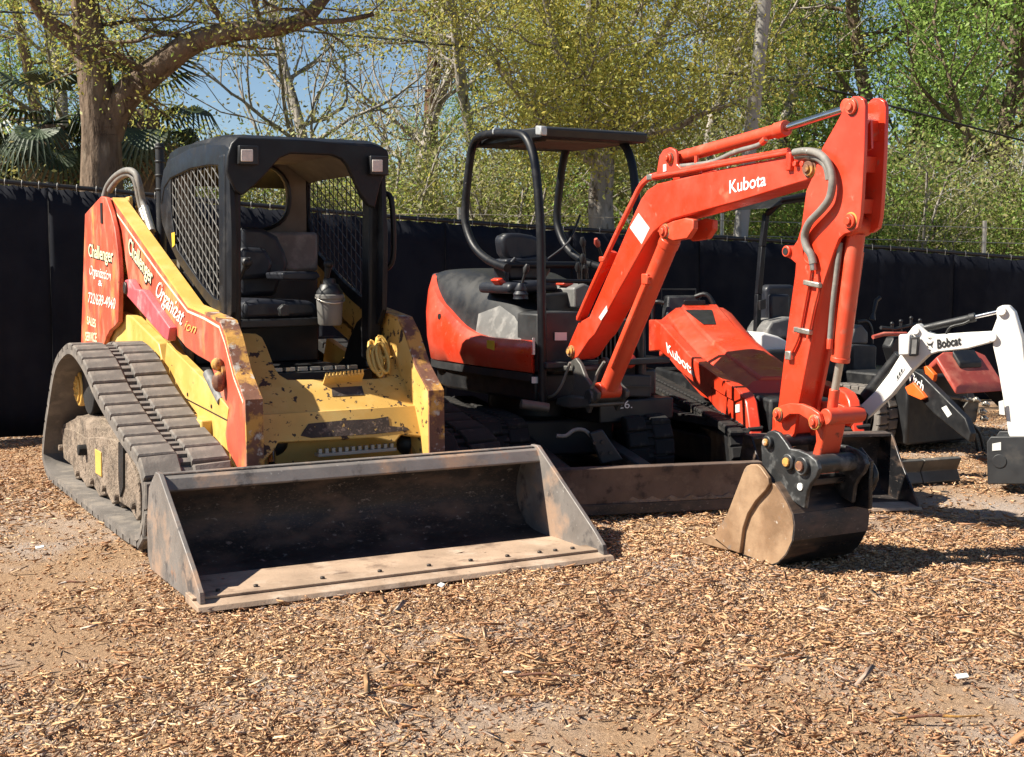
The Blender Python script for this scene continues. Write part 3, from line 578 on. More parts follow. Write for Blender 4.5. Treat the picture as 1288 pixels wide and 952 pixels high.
# arm cylinder
a, b = EB.x(848, 200, XC), EB.x(1073, 134, XC); m1 = EB.x(987, 161.5, XC); d = (b-a).normalized()
MB().cyl(a+d*.02, m1-d*.02, .034, 24).cyl(m1-d*.06, m1+d*.012, .040, 24).ball(a, .045, n=12, m=8).build('arm_cylinder', KL, ex, .003, 40)
MB().cyl(m1, b, .0185, 20).build('cylinder_rod', MT['chrome'], ex, 0, 40)
MB().cyl(b-EB.X*.05, b+EB.X*.05, .035, 18).build('rod_eye', KL, ex, .004, 40)
hp = [EB.x(x_, y_, XC-.05) for x_, y_ in [(856, 209), (875, 207), (898, 203), (925, 191), (950, 184), (958, 180), (963, 175)]]
MB().tube(sub2(hp, 4), .013, 10).build('hydraulic_hose', MT['hose'], ex, smooth=60); MB().cyl(hp[-2], hp[-1], .017, 8).build('hose_fitting', KL, ex, .002, 40)
c = EB.x(876, 203, XC-.05); MB().cyl(c-EB.Z*.012, c+EB.Z*.03, .012, 8).build('hose_clip', KL, ex)
# arm: two side plates above, box section below
armL = [(1069, 124), (1073, 121), (1080, 121), (1086, 125), (1088, 133), (1087, 185), (1084, 245), (1082, 272), (1079, 286), (1073, 291), (1062, 294), (1055, 300), (1049, 315), (1035, 357), (1020, 430), (1005, 505), (999, 545), (992, 556), (976, 563), (966, 566), (959, 560), (959, 551), (966, 545), (975, 536), (979, 510), (992, 402), (1000, 345), (1001, 331), (995, 326), (986, 322), (985, 314), (991, 310), (997, 311), (1003, 302), (1008, 285), (1011, 262), (1014, 240), (1022, 222), (1030, 200), (1034, 186), (1050, 158), (1064, 132)]
ar = slab(armL, BX0-.005, BX0+.017, 'arm', K, ex, .003)
slab(armL, BX1-.037, BX1-.015, 'arm_side_plate', K, ar, .003, ref=BX0-.005)
slab([(1036, 330), (1031, 357), (1002, 505), (996, 545), (988, 552), (978, 558), (975, 545), (984, 510), (996, 402), (1003, 340), (1012, 300), (1020, 280), (1036, 290)], BX0+.015, BX1-.035, 'arm_box', K, ar, 0, ref=BX0)
slab([(1036, 240), (1085, 150), (1086, 186), (1078, 190), (1050, 240), (1038, 300), (1022, 300)], BX0+.05, BX0+.062, 'web_plate', K, ar, 0, ref=BX0)
def pl_yz(fr, pts, x): return [(fr.loc(p).y, fr.loc(p).z) for p in fr.xs(pts, x)]
# webs between the plates, with openings between them
for seq in ([(1062, 138), (1080, 150), (1079, 176)], [(1078, 196), (1076, 216)], [(1074, 250), (1072, 268)]):
    wq = [EB.loc(EB.x(a_, b_, BX0)) for a_, b_ in seq]
    MB().loft([[EB.w(BX0+.016, q.y, q.z), EB.w(BX1-.036, q.y, q.z), EB.w(BX1-.036, q.y+.012, q.z), EB.w(BX0+.016, q.y+.012, q.z)] for q in wq]).build('web_plate', K, ar)
pin(1073, 134.5, BX0, .034, par=ar, mat=MT['rustedge'] if False else KL); pin(1071, 278, BX0, .034, par=ar); 
c = EB.x(990, 316, BX0-.01); MB().cyl(c-EB.X*.01, c+EB.X*.16, .028, 18).build('hook_tube', KL, ar, .004, 40); MB().cyl(c-EB.X*.013, c-EB.X*.009, .018, 14).build('tube_bore', MT['ink'], ar)
# arm hoses and pipes
for k, pts in enumerate([[(999, 192), (1012, 190), (1027, 192), (1038, 200), (1045, 214), (1047, 230), (1043, 250), (1032, 265), (1018, 280), (1012, 297), (1015, 312), (1020, 320), (1023, 332)], [(1002, 197), (1015, 196), (1030, 199), (1040, 210), (1043, 226)]]):
    p = [EB.x(x_, y_, BX0-.03-.012*(1 if 2 < i < 9 else 0)+.02*k) for i, (x_, y_) in enumerate(pts)]
    MB().tube(sub2(p, 4), .019, 10).build('hydraulic_hose', MT['hose'], ar, smooth=60)
    MB().tube(p[:2]+[p[1].lerp(p[2], .4)], .019, 10).build('hose_fitting', MT['fitting'], ar, smooth=40)
    if k == 0: MB().cyl(p[-2].lerp(p[-1], .6), p[-1]-EB.Z*.03, .016, 8).build('hose_fitting', MT['fitting'], ar, .002, 40); MB().tube(sub2([p[-4], EB.x(1010, 318, BX0-.006), EB.x(1015, 330, BX0-.006), p[-1]], 4), .004, 6).build('retaining_wire', KL, ar, smooth=60)
for dx in (0, 11):
    p = [EB.x(x_+dx, y_, BX0-.018) for x_, y_ in [(1020, 338), (1018, 352), (1010, 395), (1004, 425), (996, 443)]]
    if dx: p = [EB.x(1028, 345, BX0-.018), EB.x(1029, 365, BX0-.018), EB.x(1023, 390, BX0-.018), EB.x(1016, 425, BX0-.018)]
    MB().tube(sub2(p, 3), .0075, 8).build('arm_pipe', KL, ar, smooth=60)
for a_, b_ in ((1022, 357), (1010, 416)):
    c = EB.x(a_, b_, BX0-.016); t = (EB.x(a_+10, b_+2, BX0-.016)-EB.x(a_-10, b_-2, BX0-.016))/2
    MB().obox(c, t, EB.X*.013, EB.Z*.013).build('pipe_clamp', MT['fitting'], ar, .005)
c = EB.x(993, 447, BX0-.016); MB().obox(c, EB.X*.014, EB.Y*.02, EB.Z*.022).build('pipe_clamp', MT['fitting'], ar, .005)
# bucket cylinder in front of the arm
a, b = EB.x(1078, 285, XC), EB.x(1046, 520, XC); m1 = EB.x(1057, 452, XC); d = (b-a).normalized()
MB().cyl(a+d*.03, m1, .043, 24).build('bucket_cylinder', KL, ex, .005, 40); MB().cyl(m1-d*.012, m1+d*.012, .0455, 24).build('gland', KL, ex, .003, 40)
MB().cyl(a-EB.X*.06, a+EB.X*.06, .045, 18).build('cylinder_eye', KL, ex, .004, 40)
MB().cyl(m1, b-d*.10, .019, 18).build('cylinder_rod', MT['dullrod'], ex, 0, 40)
MB().cyl(b-d*.12, b, .025, 18).build('rod_end', KL, ex, .004, 40)
p = [EB.x(x_, y_, XC-.055) for x_, y_ in [(1057, 305), (1054, 330), (1049, 370), (1046, 400), (1044, 426)]]
MB().tube(sub2(p, 4), .0135, 10).build('hydraulic_hose', MT['hose'], ar, smooth=60); MB().cyl(p[-1], p[-1]-EB.Z*.05, .016, 8).build('hose_fitting', KL, ar, .003, 40)
MB().tube([q+EB.X*.055 for q in (a+d*.12, a+d*.3, a+d*.6)], .010, 8).build('cylinder_pipe', KL, ex, smooth=60)
# bucket linkage
lkp = [(974, 527), (974, 515), (981, 510), (993, 507), (1008, 508), (1020, 513), (1030, 520), (1033, 530), (1028, 540), (1020, 538), (1015, 527), (1005, 521), (993, 521), (985, 527), (980, 532)]
for x0 in (BX0-.045, BX1+.0): slab(lkp, x0, x0+.022, 'curved_link', KL, ex, .004, ref=BX0-.045)
pin(979, 521, BX0-.045, .028, par=ex, out=.012); pin(1025, 531, BX0-.045, .03, par=ex, out=.012)
c = EB.x(1026, 530, 0); l_ = EB.loc(c); 
hl = [(1024, 530), (1032, 518), (1041, 521), (1037, 545), (1031, 572), (1034, 590), (1031, 597), (1025, 594), (1020, 575), (1026, 555)]
hlp = [EB.loc(EB.x(a_, b_, BX0)) for a_, b_ in hl]
MB().prism([EB.w(BX0+.0, q.y, q.z) for q in hlp], EB.X*(BX1-BX0-.03)).build('bucket_link', KW, ex, .008)
q = EB.loc(EB.x(1042, 524, BX0)); MB().cyl(EB.w(BX0-.02, q.y, q.z), EB.w(BX1+.05, q.y, q.z), .04, 18).build('link_boss', KL, ex, .005, 40)
# coupler
cpl = [(957, 562), (959, 551), (965, 543), (972, 541), (979, 544), (988, 556), (993, 564), (1004, 566), (1016, 571), (1026, 579), (1030, 590), (1026, 601), (1019, 609), (1015, 618), (1012, 640), (1003, 635), (991, 626), (977, 610), (972, 600), (958, 584)]
for x0 in (.03, .335): slab(cpl, x0, x0+.025, 'coupler_plate', MT['coupler'], ex, .006, ref=.03)
for a_, b_, r_ in ((966, 556, .032), (992, 581, .04), (1009, 586, .045)):
    q = EB.loc(EB.x(a_, b_, .02)); MB().cyl(EB.w(.008, q.y, q.z), EB.w(.375, q.y, q.z), r_, 20).build('coupler_pin', MT['coupler'], ex, .005, 40)
    MB().cyl(EB.w(-.004, q.y, q.z), EB.w(.009, q.y, q.z), r_*.55, 12).build('pin_end', MT['rustedge'], ex, .003, 40)
q = EB.loc(EB.x(1007, 612, .03)); MB().cyl(EB.w(.024, q.y, q.z), EB.w(.05, q.y, q.z), .018, 14).build('coupler_hole', MT['label'], ex)
slab([(966, 575), (1010, 600), (1000, 620), (975, 600)], BX0-.03, BX1+.01, 'coupler_body', MT['coupler'], ex, .01)
# digging bucket
BW = .47
side = [(967, 606), (974, 609), (982, 616), (992, 632), (998, 646), (1000, 660), (998, 680), (990, 697), (980, 708), (970, 712), (958, 709), (944, 702), (930, 697), (912, 687), (900, 676), (920, 645), (945, 612), (955, 600)]
sd_ = slab(side, 0, .016, 'bucket_side', MT['exbucket'], ex, .003); slab(side, BW-.016, BW, 'bucket_side', MT['exbucketb'], ex, .003, ref=0)
cut = [(936, 590), (939, 586), (944, 584), (952, 584), (957, 588), (966, 601), (967, 609), (963, 616), (950, 630), (940, 646), (934, 664), (930, 696), (916, 691), (897, 675), (915, 645)]
slab(cut, -.022, .0, 'side_cutter', MT['exbucket'], ex, .004); slab(cut, BW, BW+.022, 'side_cutter', MT['exbucketb'], ex, .004, ref=-.022)
sh = [(976, 606), (982, 614), (992, 631), (998.5, 646), (1000.5, 660), (998.5, 680), (990.5, 697), (980, 708.5), (970, 712), (958, 709), (944, 702), (930, 697), (912, 687), (900, 678)]
S = [EB.loc(p) for p in EB.xs(sh, 0)]; cen = sum(S, Vector())/len(S)
rings = [[EB.w(x_, p.y, p.z) for p in S]+[EB.w(x_, p.y+(cen.y-p.y)*.05, p.z+(cen.z-p.z)*.05) for p in reversed(S)] for x_ in (-.004, BW+.004)]
MB().loft(rings).build('bucket_shell', MT['exbucketb'], ex, 0, 30)
for f0, f1 in ((.40, .62),):
    i0, i1 = 3, 6; w_ = [[EB.w(x_, S[i].y-.0045, S[i].z) for i in range(i0, i1)]+[EB.w(x_, S[i].y+.002, S[i].z) for i in reversed(range(i0, i1))] for x_ in (-.006, BW+.006)]
    MB().loft(w_).build('wear_strip', MT['bucket'], ex, 0, 30)
tp_ = [EB.loc(EB.x(a_, b_, 0)) for a_, b_ in [(873, 681), (894, 673), (921, 690), (914, 695), (888, 688)]]
for k in range(4): x0 = .0+k*(BW-.07)/3; MB().prism([EB.w(x0+.012*(i == 0), q.y, max(q.z, .012)) for i, q in enumerate(tp_)], EB.X*.065).build('tooth', MT['exbucket'], ex, .006)
q0 = EB.loc(EB.x(985, 612, 0)); MB().obox(EB.w(XC, q0.y, q0.z+.02), EB.X*.15, EB.Y*.07, EB.Z*.018).build('bucket_top', MT['exbucketb'], ex, .006)
MB().tube(sub2([EB.w(BW-.06, q0.y-.08, q0.z+.16), EB.w(BW-.03, q0.y-.16, q0.z+.05), EB.w(BW-.05, q0.y-.13, q0.z-.05), EB.w(BW-.03, q0.y-.08, q0.z-.02)], 5), .018, 8).build('bucket_lug', MT['exbucketb'], ex, smooth=60)
MB().box(EB, BW-.075, BW-.05, q0.y-.17, q0.y+.05, q0.z-.12, q0.z+.12).build('bucket_hinge_plate', MT['exbucketb'], ex, .006)
# --- swing post
swp = [(716, 455), (724, 450), (730, 458), (736, 474), (744, 486), (752, 494), (751, 502), (744, 508), (739, 520), (735, 511), (718, 509), (700, 507), (712, 500), (720, 490), (722, 475)]
for x0 in (BX0-.035, BX1+.012): slab(swp, x0, x0+.028, 'swing_post', MT['cast'], ex, .006, ref=BX0-.035)
slab([(700, 500), (716, 497), (740, 500), (742, 512), (716, 514), (698, 510)], BX0-.05, BX1+.05, 'swing_casting', MT['cast'], ex, .012)
slab([(683, 468), (687, 461), (702, 459), (722, 461), (722, 467), (700, 467), (690, 474)], BX0-.03, BX1+.05, 'swing_bracket', MT['cast'], ex, .008)
c = EB.x(741, 499, BX0-.04); MB().cyl(c-EB.X*.01, c+EB.X*.25, .045, 16).build('swing_pin', MT['coupler'], ex, .005, 40)
for pts in ([(717, 456), (712, 470), (706, 485), (698, 496), (688, 500)], [(760, 455), (752, 468), (748, 480), (744, 488)]):
    MB().tube(sub2([EB.x(a_, b_, BX0-.06) for a_, b_ in pts], 4), .009, 8).build('hydraulic_hose', MT['hose'], ex, smooth=60)
# --- house
HW = 1.0
lowf = MB().prism([EH.w(x_, y_, .60) for x_, y_ in [(.03, .02), (.97, .02), (.99, .3), (.99, 1.1), (.85, 1.6), (.5, 1.7), (.15, 1.6), (.02, 1.2)]], (0, 0, .18)).build('turntable_frame', MT['blackp'], ex, .02)
MB().cyl(EH.w(.5, .72, .42), EH.w(.5, .72, .61), .36, 32).build('slew_ring', MT['blackp'], ex, .01, 40)
# red counterweight shell: plan path x,y, bottom and top heights, bulging
path = [(.0, 0, .785, .99), (-.005, .38, .785, .985), (-.01, .66, .785, .995), (-.01, .92, .785, 1.05), (-.005, 1.15, .785, 1.15), (.01, 1.34, .78, 1.24), (.06, 1.52, .775, 1.36), (.17, 1.66, .775, 1.40), (.34, 1.74, .775, 1.41), (.6, 1.74, .775, 1.41), (.8, 1.66, .775, 1.36), (.93, 1.5, .775, 1.27), (1.0, 1.1, .78, 1.1), (1.0, .5, .78, 1.05)]
sp_ = sub2([Vector((a_, b_, 0)) for a_, b_, _, _ in path], 3); hz = sub2([Vector((q_, t_, 0)) for _, _, q_, t_ in path], 3)
cen = Vector((.5, .85, 0)); rings = []
for p, h in zip(sp_, hz):
    o_ = (p-cen); o_ = Vector((o_.x/.5, o_.y/.9, 0)).normalized(); r_ = []
    for t, bul in ((0, -.02), (.03, .0), (.3, .028), (.6, .034), (.85, .018), (1, -.01)): r_.append(EH.w(p.x+o_.x*bul, p.y+o_.y*bul, h.x+(h.y-h.x)*t))
    for t in (1, .03, 0): r_.append(EH.w(p.x-o_.x*.045, p.y-o_.y*.045, h.x+(h.y-h.x)*t))
    rings.append(r_)
MB().loft(rings).build('side_cover', K, ex, 0, 45)
rings = [[EH.w(p.x*1.0+(.5-p.x)*.0, p.y, z_) for z_ in (.735, .783)]+[EH.w(p.x+(.5-p.x)*.12, p.y+(.7-p.y)*.1, z_) for z_ in (.783, .735)] for p in sp_]
MB().loft(rings).build('lower_bumper', MT['darkgrey'], ex, 0, 45)
# black hood dome
hr = []
for y_, zo, zt in ((.03, .965, .975), (.08, .975, 1.04), (.20, .978, 1.12), (.36, .98, 1.19), (.56, .985, 1.28), (.78, 1.01, 1.345), (1.0, 1.075, 1.40), (1.22, 1.175, 1.43), (1.42, 1.28, 1.435), (1.58, 1.37, 1.43), (1.68, 1.395, 1.41)):
    x0 = .02+max(0, y_-1.25)**1.7*.55; x1 = 1.0-x0 if y_ > .6 else .30+.4*max(0, y_-.3)
    sec = [(x0, zo-.03), (x0+.01, zo), (x0+.05, zo+(zt-zo)*.55), (x0+min(.14, (x1-x0)*.3), zo+(zt-zo)*.92), (x0+min(.28, (x1-x0)*.45), zt), (x0+(x1-x0)*.62, zt), (x1-(x1-x0)*.12, zo+(zt-zo)*.9), (x1-.01, zo), (x1-.01, zo-.03)]
    hr.append([EH.w(a_, y_, b_) for a_, b_ in sub2([Vector((u, v, 0)) for u, v in sec], 3) for a_, b_ in [(a_.x, a_.y)]] if False else [EH.w(q.x, y_, q.y) for q in sub2([Vector((u, v, 0)) for u, v in sec], 3)])
ho = MB().loft(hr).build('engine_hood', MT['blackp'], ex, 0, 50)
# grey insert patch following the hood (proud by 4 mm)
n_h = len(hr[0]); g = []
for i, (k0, k1) in enumerate(((3, 5), (3, 7), (3, 7), (3, 5))):
    row = hr[i+2]; cc = EH.w(.5, .7, 1.0); ln = []
    for t in range(5):
        f_ = k0+(k1-k0)*t/4; a_ = row[int(f_)].lerp(row[min(int(f_)+1, n_h-1)], f_-int(f_)); ln.append(a_+(a_-cc).normalized()*.005)
    g.append(ln)
MB().loft(g, False, False, False).build('hood_insert', MT['hoodg'], ho, 0, 50)
mb = MB().prism([EH.w(-.034, y_, z_) for y_, z_ in ((.42, .90), (.52, .90), (.52, .97), (.42, .97))], EH.X*-.002).build('warning_sticker', MT['labely'], ex)
for y_, z_ in ((1.22, 1.10), (1.05, 1.02)): c = EH.w(-.02, y_, z_); MB().disc(c, EH.X, .022, .012, 12).build('latch_hole', MT['ink'], ex)
# front: floor, radiator / front covers
MB().box(EH, .04, .99, -.10, .5, .82, .86).build('floor_plate', MT['darkgrey'], ex, .008)
MB().prism([EH.y(a_, b_, .0) for a_, b_ in [(676, 468), (676, 395), (690, 392), (730, 392), (735, 470)]], EH.Y*.25).build('front_cover', MT['darkgrey'], ex, .01)
MB().prism([EH.y(a_, b_, .02) for a_, b_ in [(735, 478), (735, 404), (812, 402), (814, 478)]], EH.Y*.25).build('front_cover', MT['darkgrey'], ex, .01)
for k in range(8): c0_ = EH.y(739+5.4*k, 425, .0); MB().box(EH, EH.loc(c0_).x, EH.loc(c0_).x+.012, -.012, .03, .80, 1.03).build('grille_slat', MT['ink'], ex)
MB().prism([EH.y(a_, b_, -.10) for a_, b_ in [(777, 470), (820, 472), (820, 500), (776, 499)]], EH.Y*.5).build('front_skirt', MT['darkgrey'], ex, .012)
MB().prism([EH.y(a_, b_, -.12) for a_, b_ in [(776, 484), (821, 486), (821, 488), (776, 486)]], EH.Y*.02).build('skirt_rib', MT['blackp'], ex)
for pts in ([(698, 418), (713, 418), (713, 428), (698, 428)], [(669, 474), (677, 474), (677, 482), (669, 482)], [(670, 425), (673, 425), (673, 446), (670, 446)]):
    MB().prism([EH.y(a_, b_, -.012) for a_, b_ in pts], EH.Y*.004).build('sticker', MT['label'], ex)
quad_text('26.', MT['textw'], ex, EH.y(777, 514, -.13), EH.y(795, 513, -.13), EH.y(777, 504, -.13), off=.003, n=-EH.Y)
MB().box(EH, .42, 1.0, -.125, .3, .46, .60).build('front_frame', MT['blackp'], ex, .01)
c = EH.y(790, 454, -.05); MB().ball(c, .06, .05, .05, fr=EH).build('cylinder_end', K, ex, smooth=60)
# --- canopy
hoop = [(682, 545), (682, 430), (681, 365), (680, 290), (675, 222), (670, 192), (662, 174), (650, 168), (622, 168), (606, 171), (597, 179), (591, 202), (585, 265), (588, 290), (598, 312), (616, 328)]
hl_ = [EH.loc(p) for p in EH.xs(hoop, .05)]; hl_.append(Vector((.05, .40, 1.44)))
cano = MB().tube(sub2([EH.w(.05, q.y, max(q.z, .6)) for q in hl_], 4), .028, 14).build('canopy_frame', MT['black'], ex, smooth=60)
MB().tube(sub2([EH.w(.79, q.y, max(q.z, .6)) for q in hl_], 4), .028, 14).build('canopy_hoop', MT['black'], cano, smooth=60)
for y_, z_ in ((.86, 2.285),): MB().cyl(EH.w(.05, y_, z_), EH.w(.82, y_, z_), .026, 12).build('cross_bar', MT['black'], cano, 0, 40)
MB().cyl(EH.w(.05, .60, 1.46), EH.w(.82, .60, 1.46), .024, 12).build('cross_bar', MT['black'], cano, 0, 40)
rf = MB().prism([EH.w(.10, y_, z_) for y_, z_ in [(.02, 2.245), (.0, 2.30), (.04, 2.315), (.9, 2.335), (.98, 2.31), (.98, 2.255)]], EH.X*.77).build('canopy_roof', MT['blackp'], cano, .01)
MB().box(EH, .18, .74, .14, .6, 2.235, 2.246).build('roof_liner', MT['tan'], cano)
MB().prism([EH.w(.055, y_, z_) for y_, z_ in [(.0, 2.25), (.0, 2.31), (.07, 2.32), (.07, 2.26)]], EH.X*.05).build('corner_cap', MT['silver'], cano, .01)
MB().tube([EH.x(625, 166, .05)-EH.Y*.008, EH.x(625, 166, .05)+EH.Y*.008], .032, 12).build('hoop_band', MT['silver'], cano)
# --- seat and controls
sb = [(631, 300), (634, 296), (641, 293), (655, 293), (672, 296), (684, 302), (688, 312), (684, 322), (660, 330), (640, 328), (634, 318)]
st_ = MB().prism([EH.y(a_, b_, .72) for a_, b_ in sb], EH.Y*.12).build('seat', MT['seat'], ex, .035, None, 3)
MB().prism([EH.y(a_, b_, .68) for a_, b_ in [(636, 326), (688, 320), (694, 340), (686, 352), (640, 352)]], EH.Y*.2).build('seat_lower', MT['seat'], st_, .02, None, 3)
MB().prism([EH.y(a_, b_, .35) for a_, b_ in [(640, 356), (700, 352), (705, 366), (640, 370)]], EH.Y*.42).build('seat_cushion', MT['seat'], st_, .03, None, 3)
MB().tube(sub2([EH.y(a_, b_, .6) for a_, b_ in [(648, 325), (640, 335), (637, 350), (641, 364)]], 3), .013, 8).build('seat_belt', MT['seat'], st_, smooth=60)
MB().prism([EH.y(a_, b_, .55) for a_, b_ in [(640, 372), (650, 360), (672, 360), (676, 394), (660, 388), (648, 378)]], EH.Y*.3).build('left_console', MT['hoodg'], ex, .015)
MB().prism([EH.y(a_, b_, .28) for a_, b_ in [(680, 370), (735, 366), (740, 400), (690, 402)]], EH.Y*.5).build('seat_box', MT['blackp'], ex, .015)
MB().prism([EH.y(a_, b_, .2) for a_, b_ in [(722, 362), (735, 356), (748, 362), (748, 384), (724, 388)]], EH.Y*.3).build('right_console', MT['hoodg'], ex, .015)
for a_, b_ in (((655, 362), (662, 338)), ((732, 356), (733, 325)), ((739, 350), (733, 304)), ((757, 322), (751, 305)), ((729, 366), (727, 336)), ((737, 366), (736, 338))):
    p, q = EH.y(*a_, .25), EH.y(*b_, .22); lv = MB().tube([p, p.lerp(q, .55), q], [.009, .008, .012], 8).build('control_lever', MT['blackp'], ex, smooth=60)
    MB().tube([q-(q-p).normalized()*.03, q, q+(q-p).normalized()*.03], [.014, .022, .012], 8).build('knob', MT['dwred'] if b_ == (751, 305) else MT['blackp'], lv, smooth=60)
p = EH.y(655, 362, .25); lathe(Fr((p.x, p.y, p.z-.07), 30), [(.05, 0), (.045, .02), (.05, .03), (.035, .05), (.04, .06), (.02, .1)], 14).build('lever_boot', MT['seat'], ex, 0, 60)
MB().cyl(EH.y(684, 353, .1), EH.y(745, 354, .1), .013, 10).build('hand_rail', MT['black'], ex, 0, 40)
MB().prism([EH.y(a_, b_, .3) for a_, b_ in [(708, 358), (712, 352), (722, 356), (726, 365)]], EH.Y*.1).build('seat_panel', K, ex, .01)
MB().prism([EH.y(a_, b_, .45) for a_, b_ in [(625, 352), (632, 349), (640, 358), (632, 360)]], EH.Y*.1).build('seat_panel', K, ex, .01)
MB().tube(sub2([EH.w(.45, .55, 1.5), EH.w(.62, .55, 1.62), EH.w(.74, .6, 1.80)], 3), .008, 6).build('belt_strap', MT['seat'], ex, smooth=60)
# --- undercarriage
tpf = [(-.95, .26), (-.90, .42), (-.75, .50), (0, .50), (.75, .50), (.90, .42), (.95, .26), (.88, .08), (.72, .0), (0, 0.0), (-.72, .0), (-.88, .08)]
for x0 in (-.62, .32):
    make_track(ex, EU, x0, .30, tpf, ex, 'track', MT['rubberd'], MT['rubberd'], .11, .025, 2, True)
    MB().box(EU, x0+.05, x0+.25, -.72, .72, .12, .38).build('track_frame', MT['blackp'], ex, .02)
    for y_ in (-.74, .74): MB().cyl(EU.w(x0+.04, y_, .25), EU.w(x0+.26, y_, .25), .19, 22).build('sprocket', MT['blackp'], ex, .01, 40)
MB().box(EU, -.35, .35, -.55, .55, .22, .46).build('car_body', MT['blackp'], ex, .02)
bl = EU.loc(W0.z(840, 647, 0)); yb = bl.y; zt = EU.loc(EU.y(840, 584, yb)).z; xr_ = .98
bp = [(yb, 0.02), (yb-.03, .10), (yb-.02, zt*.55), (yb-.05, zt), (yb+.02, zt+.003), (yb+.06, zt*.6), (yb+.05, .08), (yb+.03, .02)]
MB().prism([EU.w(bl.x-.85, y_, z_) for y_, z_ in bp], EU.X*1.43).build('dozer_blade', MT['blade'], ex, .006)
MB().prism([EU.w(bl.x-.84, y_, z_) for y_, z_ in [(yb-.034, .02), (yb-.034, .085), (yb+.0, .085), (yb+.0, .02)]], EU.X*1.41).build('blade_edge', MT['bucket'], ex, .004)
MB().prism([EU.w(bl.x-.35+.04*k, yb-.0285-.0004*k, .09+(.012 if k % 3 else .03)*(1 if 2 < k < 20 else .3)) for k in range(24)]+[EU.w(bl.x+.57, yb-.032, .086), EU.w(bl.x-.35, yb-.032, .086)], EU.Y*.02).build('caked_mud', MT['mud'], ex)
for x_ in (-.3, .2): MB().prism([EU.w(x_, y_, z_) for y_, z_ in [(yb+.04, .15), (yb+.04, .28), (-.5, .36), (-.5, .26)]], EU.X*.09).build('blade_arm', MT['bucket'], ex, .01)
bc = EU.y(765, 540, yb+.35); MB().prism([EU.y(a_, b_, yb+.25) for a_, b_ in [(742, 545), (758, 540), (784, 578), (757, 584)]], EU.Y*.04).build('blade_cylinder_guard', MT['darkgrey'], ex, .008)
for a_, b_ in ((748, 557), (758, 556), (758, 570), (768, 569)): c = EU.y(a_, b_, yb+.245); MB().disc(c, EU.Y, .012, .012, 8).build('bolt', MT['bolt'], ex)
MB().tube(sub2([EU.y(a_, b_, yb+.3) for a_, b_ in [(700, 548), (712, 548), (722, 541), (735, 541), (745, 550)]], 3), .012, 8).build('hydraulic_hose', MT['hose'], ex, smooth=60)
MB().cyl(EU.y(655, 508, yb+.5), EU.y(690, 513, yb+.5), .03, 14).build('swing_cylinder', MT['cast'], ex, .004, 40)

# ================================================================== red stand-on loader
SC = Fr(W0.z(1155, 641, 0), 9)
sc = thing('stand_on_loader', 'bright red stand-on track loader with sloping hood parked behind the excavator bucket', 'loader', Fr(SC.w(-.45, 1.4, 0), 9))
sarm = [(816, 402), (824, 402), (832, 408), (847, 425), (867, 447), (882, 458), (905, 474), (926, 488), (934, 496), (938, 506), (945, 556), (941, 590), (931, 592), (925, 545), (914, 529), (898, 512), (884, 494), (874, 483), (852, 465), (840, 450), (829, 441), (816, 442)]
a1 = slab(sarm, -.80, -.72, 'lift_arm', K, sc, .01, SC); slab([(884, 475), (905, 480), (926, 490), (934, 496), (938, 506), (945, 556), (941, 590), (931, 592), (925, 545), (914, 529), (898, 512)], -.10, -.02, 'lift_arm', K, sc, .01, SC, ref=-.80)
quad_text('Kubota', MT['textw'], a1, SC.x(840, 443, -.803), SC.x(874, 474, -.803), SC.x(838, 430, -.803), bold=.02, off=.003, n=-SC.X)
slab([(925, 509), (930, 508), (930, 518), (925, 519)], -.805, -.80, 'sticker', MT['label'], a1, 0, SC)
slab([(884, 460), (905, 475), (927, 490), (934, 500), (924, 505), (905, 494), (888, 482)], -.812, -.80, 'arm_gusset', K, a1, .004, SC)
hl2 = [SC.loc(p) for p in SC.xs([(832, 404), (842, 396), (862, 424), (885, 448), (912, 470), (938, 490), (944, 510), (948, 555)], -.66)]
rings = []
for i, q in enumerate(hl2):
    xl, xr2 = -.68, -.12
    rings.append([SC.w(xl, q.y, q.z-.30 if i < 6 else q.z-.1), SC.w(xl, q.y, q.z), SC.w(xl+.08, q.y+.02, q.z+.055), SC.w(xl+.12, q.y+.02, q.z+.06), SC.w(xr2-.12, q.y+.02, q.z+.06), SC.w(xr2-.08, q.y+.02, q.z+.055), SC.w(xr2, q.y, q.z), SC.w(xr2, q.y, q.z-.30 if i < 6 else q.z-.1)])
hd = MB().loft(rings).build('engine_hood', K, sc, .03, None, 3)
rows = []
for i in (1, 2, 3, 4, 5):
    q = hl2[i]; rows.append([SC.w(-.56, q.y+.02, q.z+.055), SC.w(-.545, q.y+.02, q.z+.085), SC.w(-.255, q.y+.02, q.z+.085), SC.w(-.24, q.y+.02, q.z+.055)])
MB().loft(rows).build('hood_panel', K, hd, .008)
def on_hood(i, t, x_, up_=0): q = hl2[i].lerp(hl2[i+1], t); return SC.w(x_, q.y+.02, q.z+.0875+up_)
MB().prism([on_hood(1, .3, -.56), on_hood(1, .3, -.34), on_hood(1, .95, -.40), on_hood(1, .95, -.50)], (0, 0, .004)).build('air_intake', MT['ink'], hd)
MB().prism([on_hood(1, .02, -.54, .0), on_hood(1, .02, -.36, .0), on_hood(1, .02, -.36, .035), on_hood(1, .02, -.54, .035)], SC.Y*-.02).build('light_bar', MT['blackp'], hd, .004)
MB().prism([on_hood(1, .0, -.525, .008)-SC.Y*.022, on_hood(1, .0, -.375, .008)-SC.Y*.022, on_hood(1, .0, -.375, .026)-SC.Y*.022, on_hood(1, .0, -.525, .026)-SC.Y*.022], SC.Y*-.006).build('lamp_lens', MT['label'], hd)
